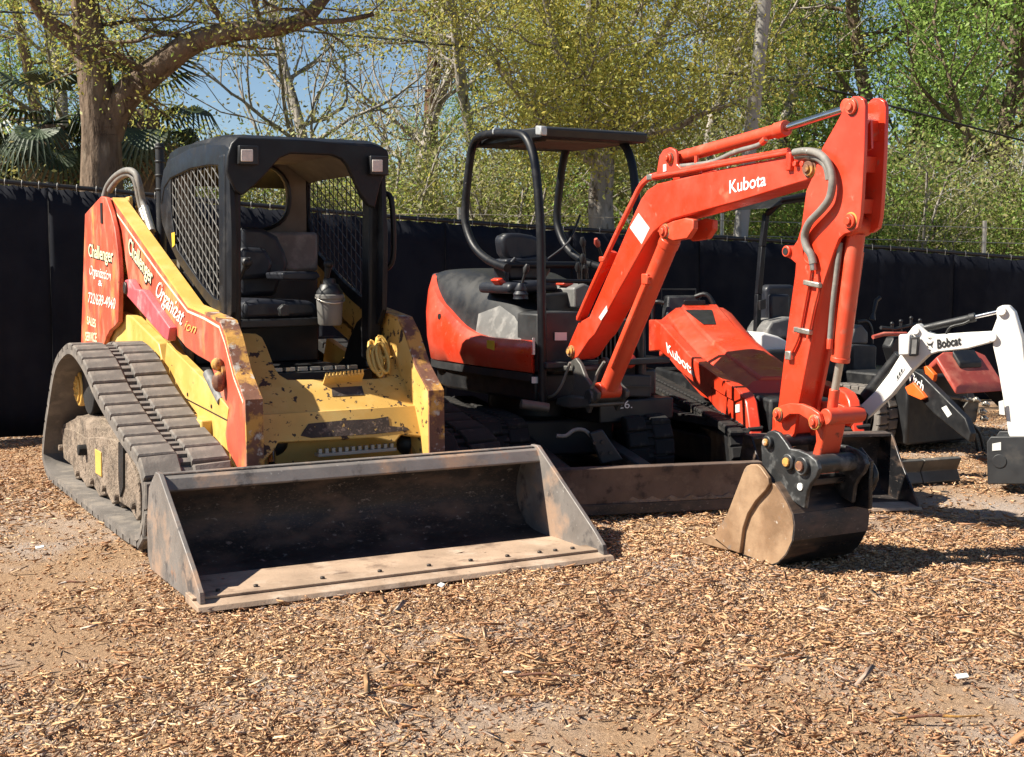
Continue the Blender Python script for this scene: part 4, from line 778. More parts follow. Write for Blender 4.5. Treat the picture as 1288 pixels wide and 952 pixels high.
q = hl2[0]; MB().prism([SC.w(-.62, q.y+.02, q.z-.1), SC.w(-.28, q.y+.02, q.z-.1), SC.w(-.30, q.y+.10, q.z+.21), SC.w(-.58, q.y+.10, q.z+.21)], SC.Y*.15).build('control_console', MT['darkgrey'], sc, .02)
MB().tube(sub2([SC.w(-.34, q.y+.1, q.z+.2), SC.w(-.26, q.y+.05, q.z+.22), SC.w(-.20, q.y+.02, q.z+.12), SC.w(-.19, q.y, q.z-.05)], 4), .02, 8).build('grab_bar', MT['blackp'], sc, smooth=60)
MB().tube(sub2([SC.w(-.62, q.y+.06, q.z+.15), SC.w(-.70, q.y+.1, q.z+.14), SC.w(-.70, q.y+.1, q.z-.1)], 4), .018, 8).build('grab_bar', MT['blackp'], sc, smooth=60)
MB().tube([SC.w(-.6, q.y+.2, q.z+.12), SC.w(-.6, q.y+.22, q.z+.26), SC.w(-.3, q.y+.22, q.z+.26), SC.w(-.3, q.y+.2, q.z+.12)], .008, 6).build('screen_frame', MT['blackp'], sc, smooth=60)
MB().box(SC, -.66, -.24, .75, hl2[0].y+.2, .25, .60).build('chassis', MT['blackp'], sc, .02)
MB().prism([SC.w(-.64, y_, z_) for y_, z_ in ((.68, .2), (.68, .48), (.9, .55), (.9, .2))], SC.X*.38).build('front_panel', K, sc, .02)
for pts in ([(-.36, .62, .46), (-.30, .55, .40), (-.24, .50, .25), (-.22, .55, .15)], [(-.42, .62, .46), (-.36, .53, .36), (-.30, .47, .2), (-.28, .5, .1)]): MB().tube(sub2([SC.w(*p) for p in pts], 4), .014, 8).build('hydraulic_hose', MT['hosed'], sc, smooth=60)
ys, ye = .68, hl2[0].y+.25; tps = [(ys, .18), (ys+.06, .34), (ys+.3, .44), (ye-.45, .56), (ye-.25, .58), (ye-.1, .48), (ye-.05, .25), (ye-.2, .05), (ye-.4, 0), (ys+.3, 0), (ys+.08, .05)]
for x0 in (-.93, -.20): make_track(sc, SC, x0, .22, tps, sc, 'track', MT['rubberd'], MT['rubberd'], .09, .02, 2, True); MB().box(SC, x0+.04, x0+.18, ys+.15, ye-.25, .08, .36).build('track_frame', MT['blackp'], sc, .02)
# its bucket
bpro = [(.0, .01), (.30, .01), (.46, .03), (.55, .12), (.56, .26), (.50, .40)]
S = sub2([Vector((0, a_, b_)) for a_, b_ in bpro], 3)
bs = MB().loft([[SC.w(x_, p.y, p.z) for p in S]+[SC.w(x_, p.y-.012, p.z+.010) for p in reversed(S)] for x_ in (-.92, 0)]).build('bucket_shell', MT['bucket'], sc, 0, 35)
for x0 in (-.92, -.012): MB().prism([SC.w(x0, y_, z_) for y_, z_ in [(-.02, .012), (.0, .05), (.22, .25), (.36, .41), (.50, .41), (.57, .26), (.55, .1), (.46, .01)]], SC.X*.014).build('side_plate', MT['exbucketb'], bs, .004)
MB().prism([SC.w(-.93, y_, z_) for y_, z_ in [(-.04, .004), (-.03, .02), (.12, .03), (.12, .004)]], SC.X*.94).build('cutting_edge', MT['floor'], bs, .003)
MB().prism([SC.w(-.92, y_, z_) for y_, z_ in [(.50, .415), (.36, .415), (.36, .395), (.50, .39)]], SC.X*.92).build('top_lip', MT['bucket'], bs, .003)

# ================================================================== white excavator
Bb = W0.y(1082, 522, 9.1); BB = Fr((Bb.x, Bb.y, 0), 60)
BO = Fr(BB.w(-.15, 1.0, 0), 24)
bob = thing('mini_excavator', 'small white excavator with folded boom and black cylinder beyond the red machines', 'excavator', BO)
wp = [(1076, 520), (1078, 514), (1101, 492), (1118, 470), (1132, 447), (1138, 424), (1148, 411), (1154, 407), (1160, 412), (1166, 418), (1176, 421), (1219, 418), (1246, 417), (1253, 421), (1253, 428), (1247, 431), (1217, 439), (1180, 443), (1167, 447), (1147, 466), (1122, 497), (1106, 512), (1092, 525), (1086, 530), (1079, 529)]
wb = slab(wp, -.06, .06, 'boom', MT['white'], bob, .008, BB)
for a_, b_, r_ in ((1082, 522, .03), (1152, 416, .025), (1248, 424, .03)):
    c = BB.x(a_, b_, -.06); MB().cyl(c-BB.X*.015, c+BB.X*.02, r_, 16).build('pin', MT['white'], wb, .003, 40)
quad_text('Bobcat', MT['ink'], wb, BB.x(1179, 438, -.061), BB.x(1209, 433, -.061), BB.x(1178.5, 427, -.061), bold=.03, off=.003, n=-BB.X)
# animal-head mark beside the name, as plain strokes
for pts in ([(1166, 424), (1169, 426), (1172, 424), (1169, 425)], [(1165, 429), (1167, 432), (1171, 432), (1174, 428), (1172, 434), (1167, 434)], [(1166, 434), (1168, 437), (1166, 436)], [(1172, 434), (1173, 437), (1171, 436)], [(1169, 439), (1171, 440), (1169, 441)]):
    MB().prism([BB.x(a_, b_, -.063) for a_, b_ in pts], BB.X*-.001).build('printed_mark', MT['ink'], wb)
slab([(1127, 470), (1136, 460), (1138, 464), (1128, 479)], -.0625, -.061, 'sticker', MT['label'], wb, 0, BB)
for k in range(3): a_ = BB.x(1129+k*2.5, 474-k*4, -.0635); MB().obox(a_, BB.Y*.004, BB.X*.0008, BB.Z*.01).build('printed_mark', MT['ink'], wb)
lb = MB().prism([BB.x(a_, b_, -.13) for a_, b_ in [(1130, 421), (1145, 420), (1144, 447), (1130, 447)]], BB.X*.08).build('work_light', MT['white'], bob, .012, None, 3)
MB().prism([BB.x(a_, b_, -.128) for a_, b_ in [(1145, 424), (1155, 424), (1153, 448), (1143, 448)]], BB.X*.06).build('lens_frame', MT['blackp'], lb, .006)
MB().prism([BB.x(a_, b_, -.131) for a_, b_ in [(1147.5, 427), (1153.5, 427), (1152, 445), (1146, 445)]], BB.X*.004).build('lens', MT['hoodg'], lb)
a, b, m1 = BB.x(1154, 415, 0), BB.x(1260, 391, 0), BB.x(1223, 399.5, 0); d = (b-a).normalized()
MB().cyl(a+d*.05, m1, .026, 18).cyl(m1-d*.02, m1+d*.02, .031, 18).build('arm_cylinder', MT['blackp'], bob, .003, 40); MB().cyl(m1, b, .014, 14).build('cylinder_rod', MT['chrome'], bob, 0, 40)
MB().tube(sub2([BB.x(a_, b_, -.05) for a_, b_ in [(1190, 420), (1196, 411), (1212, 407), (1220, 403)]], 3), .009, 8).build('hydraulic_hose', MT['hosed'], bob, smooth=60)
a, b = BB.x(1138, 440, 0), BB.x(1088, 500, .02); MB().cyl(a.lerp(b, .1)-BB.X*.02, b, .042, 16).build('boom_cylinder', MT['blackp'], bob, .004, 40)
wa = slab([(1253, 392), (1256, 386), (1261, 384), (1268, 384), (1276, 392), (1286, 425), (1292, 480), (1292, 560), (1278, 566), (1268, 545), (1262, 503), (1255, 462), (1249, 436), (1248, 416), (1254, 400)], -.05, .05, 'arm', MT['white'], bob, .008, BB)
c = BB.x(1260, 391, -.05); MB().cyl(c-BB.X*.02, c+BB.X*.02, .03, 16).build('pin', MT['white'], wa, .003, 40)
slab([(1241, 556), (1246, 549), (1300, 549), (1304, 575), (1298, 600), (1290, 609), (1242, 609)], -.17, -.155, 'bucket_side', MT['darkgrey'], bob, .006, BB); slab([(1241, 556), (1246, 549), (1300, 549), (1304, 575), (1298, 600), (1290, 609), (1242, 609)], .155, .17, 'bucket_side', MT['darkgrey'], bob, .006, BB, ref=-.17)
slab([(1246, 552), (1300, 552), (1301, 575), (1296, 600), (1290, 606), (1246, 606)], -.155, .155, 'bucket_shell', MT['darkgrey'], bob, .006, BB)
slab([(1248, 558), (1259, 556), (1259, 566), (1248, 567)], -.173, -.17, 'sticker', MT['label'], bob, 0, BB)
c = BB.x(1257, 580, -.171); MB().disc(c, BB.X, .045, .008, 20).build('embossed_ring', MT['darkgrey'], bob, .003)
for x0 in (-.075, .05): slab([(1074, 515), (1084, 512), (1092, 522), (1088, 540), (1070, 545), (1060, 530)], x0, x0+.02, 'swing_post', MT['blackp'], bob, .005, BB, ref=-.075)
# house, seat, canopy
BH = Fr((W0.y(985, 500, 10.6)).xy.to_3d(), 24)
c = BH.o
MB().box(BH, -.30, .72, .0, 1.1, .42, .78).build('house_frame', MT['blackp'], bob, .02)
MB().prism([BH.y(a_, b_, .1) for a_, b_ in [(956, 420), (962, 418), (980, 423), (996, 432), (1005, 452), (1005, 480), (956, 480)]], BH.Y*.9).build('side_cover', MT['white'], bob, .02)
MB().prism([BH.y(a_, b_, .35) for a_, b_ in [(964, 362), (970, 358), (1000, 358), (1003, 385), (1003, 410), (966, 410)]], BH.Y*.12).build('seat', MT['seat'], bob, .03, None, 3)
MB().prism([BH.y(a_, b_, .3) for a_, b_ in [(970, 370), (994, 370), (994, 404), (970, 404)]], BH.Y*.06).build('backrest_pad', MT['seat'], bob, .02, None, 3)
MB().prism([BH.y(a_, b_, .15) for a_, b_ in [(965, 415), (972, 404), (996, 398), (1012, 410), (1012, 425), (965, 425)]], BH.Y*.3).build('seat_cushion', MT['hoodg'], bob, .02, None, 3)
MB().prism([BH.y(a_, b_, .0) for a_, b_ in [(1074, 433), (1100, 434), (1103, 436), (1101, 495), (1074, 500), (1030, 500), (1030, 470), (1062, 465), (1064, 440)]], BH.Y*.04).build('front_cover', MT['darkgrey'], bob, .01)
MB().prism([BH.y(a_, b_, .2) for a_, b_ in [(1070, 432), (1075, 412), (1084, 408), (1092, 418), (1092, 432)]], BH.Y*.12).build('control_console', MT['hoodg'], bob, .012)
MB().tube(sub2([BH.y(a_, b_, .12) for a_, b_ in [(1078, 405), (1090, 404), (1096, 414), (1097, 432)]], 4), .014, 8).build('hydraulic_hose', MT['hosed'], bob, smooth=60)
p, q = BH.y(1097, 402, .2), BH.y(1102, 378, .2); MB().tube([p, p.lerp(q, .35), q, BH.y(1107, 374, .2)], [.03, .014, .02, .018], 10).build('joystick', MT['blackp'], bob, smooth=60)
pp = [BH.y(a_, b_, .3) for a_, b_ in [(953, 440), (956, 370), (961, 310), (966, 268)]]; cn = MB()
for i in range(3): cn.prism([pp[i]-BH.X*.022, pp[i]+BH.X*.022, pp[i]+BH.X*.022+BH.Y*.05, pp[i]-BH.X*.022+BH.Y*.05], pp[i+1]-pp[i])
cn = cn.build('canopy_post', MT['black'], bob, .006)
p, q = pp[-1], BH.y(985, 251, .1); MB().tube([p, q, BH.y(1012, 246, .05), BH.y(1040, 247, .02)], .028, 8).build('roof_bar', MT['black'], cn, smooth=60)
MB().prism([BH.y(a_, b_, .1) for a_, b_ in [(968, 262), (985, 249), (1045, 243), (1050, 249), (988, 257)]], BH.Y*.9).build('canopy_roof', MT['black'], cn, .01)
MB().cyl(BH.y(1044, 250, .08), BH.y(1060, 440, .08), .024, 8).build('canopy_post', MT['black'], bob, 0, 40)
MB().prism([BH.y(a_, b_, .25) for a_, b_ in [(953, 378), (961, 376), (961, 388), (954, 390)]], BH.Y*-.03).build('post_clamp', MT['blackp'], bob, .004)
for x0 in (-.35, .45):
    make_track(bob, BO, x0-.05, .24, [(y_*.85, z_*.85) for y_, z_ in tpf], bob, 'track', MT['rubberd'], MT['rubberd'], .1, .02, 2, False); MB().box(BO, x0, x0+.15, -.6, .6, .1, .3).build('track_frame', MT['blackp'], bob, .02)
MB().box(BO, -.2, .45, -.4, .4, .18, .45).build('car_body', MT['blackp'], bob, .02)
b0, b1 = W0.z(1118, 613, 0), W0.z(1206, 607, 0); BY = Fr(b0, math.degrees(math.atan2(b1.y-b0.y, b1.x-b0.x))); wl = (b1-b0).length
for x0, x1 in ((-.55, wl*.46), (wl*.47, wl)):
    MB().prism([BY.w(x0, y_, z_) for y_, z_ in [(0, .0), (-.02, .02), (.015, .09), (-.025, .17), (.02, .18), (.05, .1), (.03, 0)]], BY.X*(x1-x0)).build('dozer_blade', MT['cast'], bob, .006)
for x_ in (-.1, .3): MB().prism([BY.w(x_, .03, .06), BY.w(x_+.07, .03, .06), BY.w(x_+.07, .03, .14), BY.w(x_, .03, .14)], BO.w(0, -.4, .2)-BY.w(.1, .03, .1)).build('blade_arm', MT['blackp'], bob, .006)

# ================================================================== black and orange stand-on loader
DW = Fr(W0.z(1215, 600, 0)+Vector((.45, 1.5, 0)), 28)
dw = thing('stand_on_loader', 'black stand-on loader with dull red hood and orange side panels behind the white boom', 'loader', Fr(DW.w(-.3, .7, 0), 28))
hdp = [DW.loc(p) for p in DW.xs([(1164, 463), (1178, 452), (1205, 486), (1210, 505)], -.62)]
xs_ = [(1164, 463), (1178, 449), (1202, 488), (1206, 500)]
hp4 = [DW.loc(DW.x(a_, b_, -.55)) for a_, b_ in xs_]
MB().loft([[DW.w(-.55, q.y, q.z-.05), DW.w(-.55, q.y, q.z), DW.w(-.46, q.y+.02, q.z+.035), DW.w(-.12, q.y+.02, q.z+.035), DW.w(-.03, q.y, q.z), DW.w(-.03, q.y, q.z-.05)] for q in hp4[:3]]).build('engine_hood', MT['dwred'], dw, .01)
q = hp4[1].lerp(hp4[2], .2); q2 = hp4[1].lerp(hp4[2], .62)
MB().prism([DW.w(-.40, q.y+.03, q.z+.045), DW.w(-.16, q.y+.03, q.z+.045), DW.w(-.16, q2.y+.03, q2.z+.045), DW.w(-.40, q2.y+.03, q2.z+.045)], (0, 0, .05)).build('hood_pad', MT['blackp'], dw, .012, None, 3)
dar = [(1140, 470), (1150, 466), (1160, 472), (1180, 492), (1214, 526), (1221, 545), (1219, 556), (1206, 546), (1174, 520), (1146, 490)]
da = slab(dar, -.72, -.66, 'lift_arm', MT['blackp'], dw, .008, DW); slab(dar, -.02, .04, 'lift_arm', MT['blackp'], dw, .008, DW, ref=-.72)
quad_text('Witch', MT['textw'], da, DW.x(1138, 473, -.722), DW.x(1161, 492, -.722), DW.x(1140, 462, -.722), bold=.015, off=.003, n=-DW.X)
slab([(1184, 513), (1190, 510), (1197, 521), (1192, 525)], -.723, -.72, 'sticker', MT['label'], da, 0, DW)
slab([(1160, 462), (1165, 460), (1175, 471), (1173, 480), (1165, 477)], -.60, -.56, 'side_panel', MT['dworange'], dw, .004, DW); slab([(1138, 487), (1148, 481), (1158, 492), (1164, 500), (1158, 503), (1142, 496)], -.75, -.70, 'side_panel', MT['dworange'], dw, .004, DW)
MB().box(DW, -.60, .06, -.05, 1.5, .06, .60).build('chassis', MT['blackp'], dw, .02)
MB().prism([DW.y(a_, b_, -.12) for a_, b_ in [(1212, 512), (1222, 500), (1232, 505), (1228, 530), (1218, 534)]], DW.Y*.03).build('coupler_plate', MT['cast'], dw, .005)
for a_, b_ in ((1224, 503), (1236, 508), (1232, 517), (1234, 526), (1208, 502)):
    c = DW.y(a_, b_, -.15); MB().cyl(c, c+DW.X*.07-DW.Z*.012, .016, 10).cyl(c+DW.X*.02, c+DW.X*.045, .022, 10).build('hose_coupling', MT['fitting'], dw, .003, 40)
MB().tube(sub2([DW.y(a_, b_, -.14) for a_, b_ in [(1180, 498), (1198, 500), (1210, 502), (1225, 504)]], 3), .012, 8).build('hydraulic_hose', MT['hose'], dw, smooth=60)
for pts in ([(1218, 535), (1226, 548), (1232, 575)], [(1222, 533), (1232, 545), (1238, 570)]): MB().tube(sub2([DW.y(a_, b_, -.2) for a_, b_ in pts], 3), .012, 8).build('hydraulic_hose', MT['hosed'], dw, smooth=60)
slab([(1256, 505), (1262, 503), (1264, 522), (1257, 521)], -.08, -.075, 'sticker', MT['label'], dw, 0, BB)
for x0 in (-.80, .06): make_track(dw, DW, x0, .2, [(y_*.8+.8, z_) for y_, z_ in tpf], dw, 'track', MT['rubber'], MT['rubber'], .09, .03, 2, True); MB().box(DW, x0+.04, x0+.16, .3, 1.3, .1, .35).build('track_frame', MT['blackp'], dw, .02)
yq = hp4[0].y+.1
for k, (a_, b_) in enumerate([(1122, 407), (1133, 404), (1146, 400), (1157, 403)]):
    p = DW.y(a_, b_+14, yq); q = DW.y(a_, b_, yq); MB().tube([p, q], .012, 6).ball(q, .016, n=8, m=6).build('control_knob', MT['blackp'], dw, smooth=60)
MB().tube([DW.y(a_, b_, yq) for a_, b_ in [(1108, 412), (1125, 414), (1150, 408), (1168, 410)]], .014, 8).build('control_bar', MT['blackp'], dw, smooth=60)
MB().prism([DW.y(a_, b_, yq-.02) for a_, b_ in [(1120, 436), (1126, 424), (1160, 420), (1166, 462), (1130, 470)]], DW.Y*.1).build('control_tower', MT['blackp'], dw, .015)
MB().tube([DW.y(a_, b_, yq-.05) for a_, b_ in [(1098, 424), (1112, 420), (1140, 420)]], .016, 8).build('red_handle', MT['dwred'], dw, smooth=60)
# ================================================================== setting: ground, mulch, fence, trees
def mesh_np(name, v, f, mat, parent=None, cols=None, smooth=False):
    """v (n,3), f (m,k) numpy -> object"""
    v = np.asarray(v, np.float32); f = np.asarray(f, np.int32); k = f.shape[1]
    me = bpy.data.meshes.new(name); me.vertices.add(len(v)); me.vertices.foreach_set('co', v.ravel())
    me.loops.add(f.size); me.loops.foreach_set('vertex_index', f.ravel()); me.polygons.add(len(f))
    me.polygons.foreach_set('loop_start', np.arange(0, f.size, k, dtype=np.int32)); me.polygons.foreach_set('loop_total', np.full(len(f), k, np.int32))
    me.update(calc_edges=True)
    if cols is not None:
        a = me.color_attributes.new('Col', 'FLOAT_COLOR', 'POINT'); c4 = np.ones((len(v), 4), np.float32); c4[:, :3] = cols; a.data.foreach_set('color', c4.ravel())
    me.materials.append(mat); me.validate()
    if smooth: me.shade_smooth()
    o = bpy.data.objects.new(name, me); col.objects.link(o)
    if parent is not None: o.parent = parent
    return o
def colmat(name, rough=.8, transl=0., spec=.3, gain=1.):
    m = bpy.data.materials.new(name); m.use_nodes = True; nt = m.node_tree; b = nt.nodes['Principled BSDF']
    at = nt.nodes.new('ShaderNodeAttribute'); at.attribute_name = 'Col'; L(nt, at.outputs['Color'], b.inputs['Base Color'])
    b.inputs['Roughness'].default_value = rough; b.inputs['Specular IOR Level'].default_value = spec
    if transl:
        t = nt.nodes.new('ShaderNodeBsdfTranslucent'); L(nt, at.outputs['Color'], t.inputs[0]); mx = nt.nodes.new('ShaderNodeMixShader'); mx.inputs[0].default_value = transl
        out = nt.nodes['Material Output']; L(nt, b.outputs[0], mx.inputs[1]); L(nt, t.outputs[0], mx.inputs[2]); L(nt, mx.outputs[0], out.inputs[0])
    return m
def wob(x, y, s=1., o=0.):
    return (np.sin(x*1.7*s+1.3+o)*np.cos(y*1.3*s-.7+o)+.6*np.sin(x*3.9*s-y*2.7*s+o*2)+.4*np.sin(x*7.3*s+y*6.1*s+2+o)+.3*np.cos(x*13.1*s-y*11.7*s+o))/2.3
# ground sheet, fine near the camera and reaching the horizon
xs = np.concatenate([-np.geomspace(700, 7.2, 14), np.arange(-7, 7.01, .055), np.geomspace(7.2, 700, 14)]); ys = np.concatenate([[-60, -20, -5, 0, 1.5], np.arange(3.0, 13.0, .055), np.geomspace(13.2, 1400, 16)])
GX, GY = np.meshgrid(xs, ys); near = np.clip((9-np.abs(GX))/2, 0, 1)*np.clip((GY-2)/1, 0, 1)*np.clip((14.5-GY)/2, 0, 1)
def gh(x, y): return np.minimum(.016*wob(x, y, .8)+.011*wob(x, y, 3.1, 1)+.008*wob(y, x, 6.3, 2)+.005*wob(x, -y, 13.7, 4)-.008, .014)
GZ = gh(GX, GY)*near
GZ += -.004
n0, n1 = GX.shape; idx = np.arange(n0*n1).reshape(n0, n1)
gf = np.stack([idx[:-1, :-1], idx[:-1, 1:], idx[1:, 1:], idx[1:, :-1]], -1).reshape(-1, 4)
gm = bpy.data.materials.new('sandy_mulch_ground'); gm.use_nodes = True; nt = gm.node_tree; b = nt.nodes['Principled BSDF']; tc = nt.nodes.new('ShaderNodeTexCoord'); v = tc.outputs['Object']
c1 = ramp(nt, noise(nt, v, 35, 8, .7), [(.3, (.23, .185, .155)), (.5, (.37, .305, .26)), (.72, (.49, .42, .37))])
c2 = ramp(nt, noise(nt, v, 60, 8, .75), [(.32, (.19, .12, .075)), (.5, (.35, .225, .135)), (.7, (.48, .335, .215))])
c = mix(nt, ramp(nt, noise(nt, v, .9, 5, .6), [(.48, (0, 0, 0)), (.64, (.9, .9, .9))]), c2, c1); L(nt, c, b.inputs['Base Color']); b.inputs['Roughness'].default_value = .95; b.inputs['Specular IOR Level'].default_value = .1
bu = nt.nodes.new('ShaderNodeBump'); bu.inputs['Strength'].default_value = .9; bu.inputs['Distance'].default_value = .02; L(nt, noise(nt, v, 90, 8, .7), bu.inputs['Height']); L(nt, bu.outputs[0], b.inputs['Normal'])
g_ = mesh_np('ground', np.stack([GX, GY, GZ], -1).reshape(-1, 3), gf, gm, smooth=True); tag(g_, kind='structure')
# wood chips: slivers scattered over the sand, thin over the bare patches
def chips(N, ylo, yhi, lmin, lmax, seed, lift=.0):
    r = np.random.default_rng(seed); u = r.random(N); y = np.sqrt(ylo**2+u*(yhi**2-ylo**2)); x = (r.random(N)*2-1)*(.46*y+.45)
    d = .5+.5*wob(x, y, .55, .4)+.25*wob(x, y, 2.3, 3)
    bare = np.exp(-(((x+2.3)/.75)**2+((y-6.3)/1.5)**2))*1.15+np.exp(-(((x-.15)/.5)**2+((y-4.05)/.3)**2))*.8+np.exp(-(((x-1.6)/.7)**2+((y-4.3)/.45)**2))*.7+np.exp(-(((x-3.2)/.9)**2+((y-8.0)/.7)**2))*.9+np.exp(-(((x+1.75)/.5)**2+((y-4.9)/.4)**2))*.7
    keep = r.random(N) < np.clip(.5+.75*d-bare, .08, 1); x, y = x[keep], y[keep]; n = len(x)
    ln = lmin+(lmax-lmin)*r.random(n)**2.6; wd = ln*(.06+.2*r.random(n)**1.5)+.0012; th = .0015+.004*r.random(n)
    yaw = r.random(n)*6.283; tilt = r.normal(0, .16, n); roll = r.normal(0, .5, n)
    ca, sa = np.cos(yaw), np.sin(yaw); ct, st = np.cos(tilt), np.sin(tilt)
    ax = np.stack([ca*ct, sa*ct, st], -1); sd0 = np.stack([-sa, ca, 0*ca], -1); upv = np.cross(ax, sd0)
    sd_ = sd0*np.cos(roll)[:, None]+upv*np.sin(roll)[:, None]; nv = np.cross(ax, sd_)
    c = np.stack([x, y, gh(x, y)-.004+th*.7+lift*r.random(n)+np.abs(st)*ln*.35], -1)
    j = lambda s: 1+s*(r.random(n)-.5)[:, None]
    A = c-ax*(ln/2)[:, None]*j(.4)-sd_*(wd*.30)[:, None]; B = c-ax*(ln/2)[:, None]*j(.5)+sd_*(wd*.32)[:, None]; C = c+ax*(ln/2)[:, None]*j(.4)+sd_*(wd*.22)[:, None]; D = c+ax*(ln/2)[:, None]*j(.6)-sd_*(wd*.38)[:, None]
    up_ = nv*th[:, None]; v = np.stack([A+up_, B+up_, C+up_, D+up_, c-up_*1.5], 1).reshape(-1, 3)
    o = np.arange(n)[:, None]*5
    f = np.concatenate([np.concatenate([o, o+1, o+2], 1), np.concatenate([o, o+2, o+3], 1), np.concatenate([o+1, o, o+4], 1), np.concatenate([o+2, o+1, o+4], 1), np.concatenate([o+3, o+2, o+4], 1), np.concatenate([o, o+3, o+4], 1)])
    pal = np.array([(.58, .41, .235), (.66, .50, .31), (.52, .33, .17), (.47, .275, .145), (.36, .21, .12), (.22, .13, .08), (.47, .39, .31), (.55, .37, .205)])
    ci = r.choice(8, n, p=[.18, .11, .18, .15, .12, .07, .10, .09]); cc = pal[ci]*(.8+.4*r.random(n))[:, None]
    # darker, redder drifts and paler ones
    dr = np.clip(.5+.5*wob(x, y, .9, 5), 0, 1)[:, None]; cc = cc*(.74+.36*dr); cc[:, 1:] *= (.86+.1*dr)
    return v, f, np.repeat(cc, 5, 0)
parts = [chips(190000, 3.5, 7.2, .005, .036, 1, .008), chips(122000, 6.6, 13.2, .009, .05, 2, .008), chips(26000, 3.5, 9.0, .03, .085, 3, .014), chips(1800, 3.6, 10.0, .06, .17, 4, .014)]
off = 0; V, Fc, Cc = [], [], []
for v_, f_, c_ in parts: V.append(v_); Fc.append(f_+off); Cc.append(c_); off += len(v_)
mu = mesh_np('wood_chips', np.concatenate(V), np.concatenate(Fc), colmat('wood_chip', .85, 0, .15), None, np.concatenate(Cc))
tag(mu, 'tan and brown shredded wood chips spread over the sandy yard', 'mulch', kind='stuff')
# a few bits of litter and twigs one can pick out
for a_, b_, yaw, ln in ((512, 866, 8, .16), (690, 852, -3, .22), (650, 878, 12, .12), (1180, 905, 5, .30), (90, 735, 20, .12)):
    p = W0.z(a_, b_, .012); f = Fr(p, yaw); mb = MB().tube(sub2([f.w(-ln/2, 0, .004), f.w(-ln*.1, .008, .012), f.w(ln*.2, -.006, .010), f.w(ln/2, .01, .006)], 3), [.004+.002*math.sin(k*.5) for k in range(10)], 6)
    o = mb.build('twig', MT['rustedge'], None, smooth=60); tag(o, 'short brown twig lying on the mulch', 'twig', 'twigs lying on the mulch')
for a_, b_ in ((50, 690), (1210, 853), (555, 738)):
    p = W0.z(a_, b_, .012); f = Fr(p, random.uniform(0, 90)); o = MB().prism([f.w(-.022, -.012, 0), f.w(.02, -.014, .004), f.w(.024, .01, .01), f.w(0, .018, .004), f.w(-.02, .012, .008)], (0, 0, .006)).build('litter_scrap', MT['label'], None, .002); tag(o, 'small white scrap of litter on the mulch', 'litter', 'white litter scraps on the mulch')
# ------------------------------------------------------------------ fence
ftop = [(-420, 180), (-90, 218), (0, 228), (120, 238), (210, 247), (300, 256), (500, 273), (640, 283), (760, 290), (930, 300), (1130, 312), (1269, 323), (1420, 334)]
def fence_pt(px):
    d0 = 11.1+(px/1269)*3.2; i = max(k for k in range(len(ftop)-1) if ftop[k][0] <= px); a_, b_ = ftop[i], ftop[i+1]; t = (px-a_[0])/(b_[0]-a_[0])
    return W0.y(px, a_[1]+(b_[1]-a_[1])*t, d0)
FF = Fr((fence_pt(600).x, fence_pt(600).y, 0), 0)
fence = thing('screen_fence', 'long dark navy windscreen fence behind all the machines', 'fence', FF)
navy = M('navy_windscreen_fabric', (.003, .0042, .0095), .8, 0, .35, 1.2, [((.006, .0075, .013), .62, .12, 2.2, 4)], .12, 240, spec=.25)
rail = M('black_rail', (.012, .012, .014), .45, 0, .2, 5)
bounds = [-400, -240, -90, 60, 232, 400, 560, 720, 880, 1040, 1200, 1400]
tie_me = None
for k in range(len(bounds)-1):
    n = 28; m = 10; rows = []
    for j in range(m+1):
        row = []
        for i in range(n+1):
            px = bounds[k]+.4+(bounds[k+1]-bounds[k]-.8)*i/n; p = fence_pt(px); t = j/m
            sag = .012*math.sin(i*math.pi/n*7)*(1-t)**2
            bul = .05*math.sin(math.pi*t)*math.sin(math.pi*i/n)+.005*math.sin(i*1.3+j*.7+k)+.003*math.sin(i*2.9-j*1.1+k*2)
            row.append(Vector((p.x, p.y-bul, (p.z-.02-abs(sag))*(1-t)+.01*t)))
        rows.append(row)
    mb = MB(); vv = [p for r_ in rows for p in r_]; w_ = n+1; mb.add(vv, [(j*w_+i, j*w_+i+1, (j+1)*w_+i+1, (j+1)*w_+i) for j in range(m) for i in range(n)])
    o = mb.build('windscreen_panel', navy, fence, smooth=80); sm = o.modifiers.new('solid', 'SOLIDIFY'); sm.thickness = .004
    p = fence_pt(bounds[k]); MB().cyl(Vector((p.x, p.y+.05, 0)), Vector((p.x, p.y+.05, p.z+.03)), .03, 12).build('post', rail, fence, 0, 40)
    MB().tube([fence_pt(bounds[k]+(bounds[k+1]-bounds[k])*i/6)+Vector((0, .03, .0)) for i in range(7)], .021, 8).build('top_rail', rail, fence, smooth=60)
    for i in range(7):
        p = fence_pt(bounds[k]+(bounds[k+1]-bounds[k])*(i+.5)/7)
        if tie_me is None:
            o = MB().tube([Vector((0, .03, .026)), Vector((0, .0, .026)), Vector((0, -.016, 0)), Vector((0, -.012, -.035))], .0035, 5).build('tie', MT['hoodg']); tie_me = o.data; bpy.data.objects.remove(o)
        o = bpy.data.objects.new('tie', tie_me); col.objects.link(o); o.parent = fence; o.matrix_basis = INV[fence.name] @ Matrix.Translation(p)
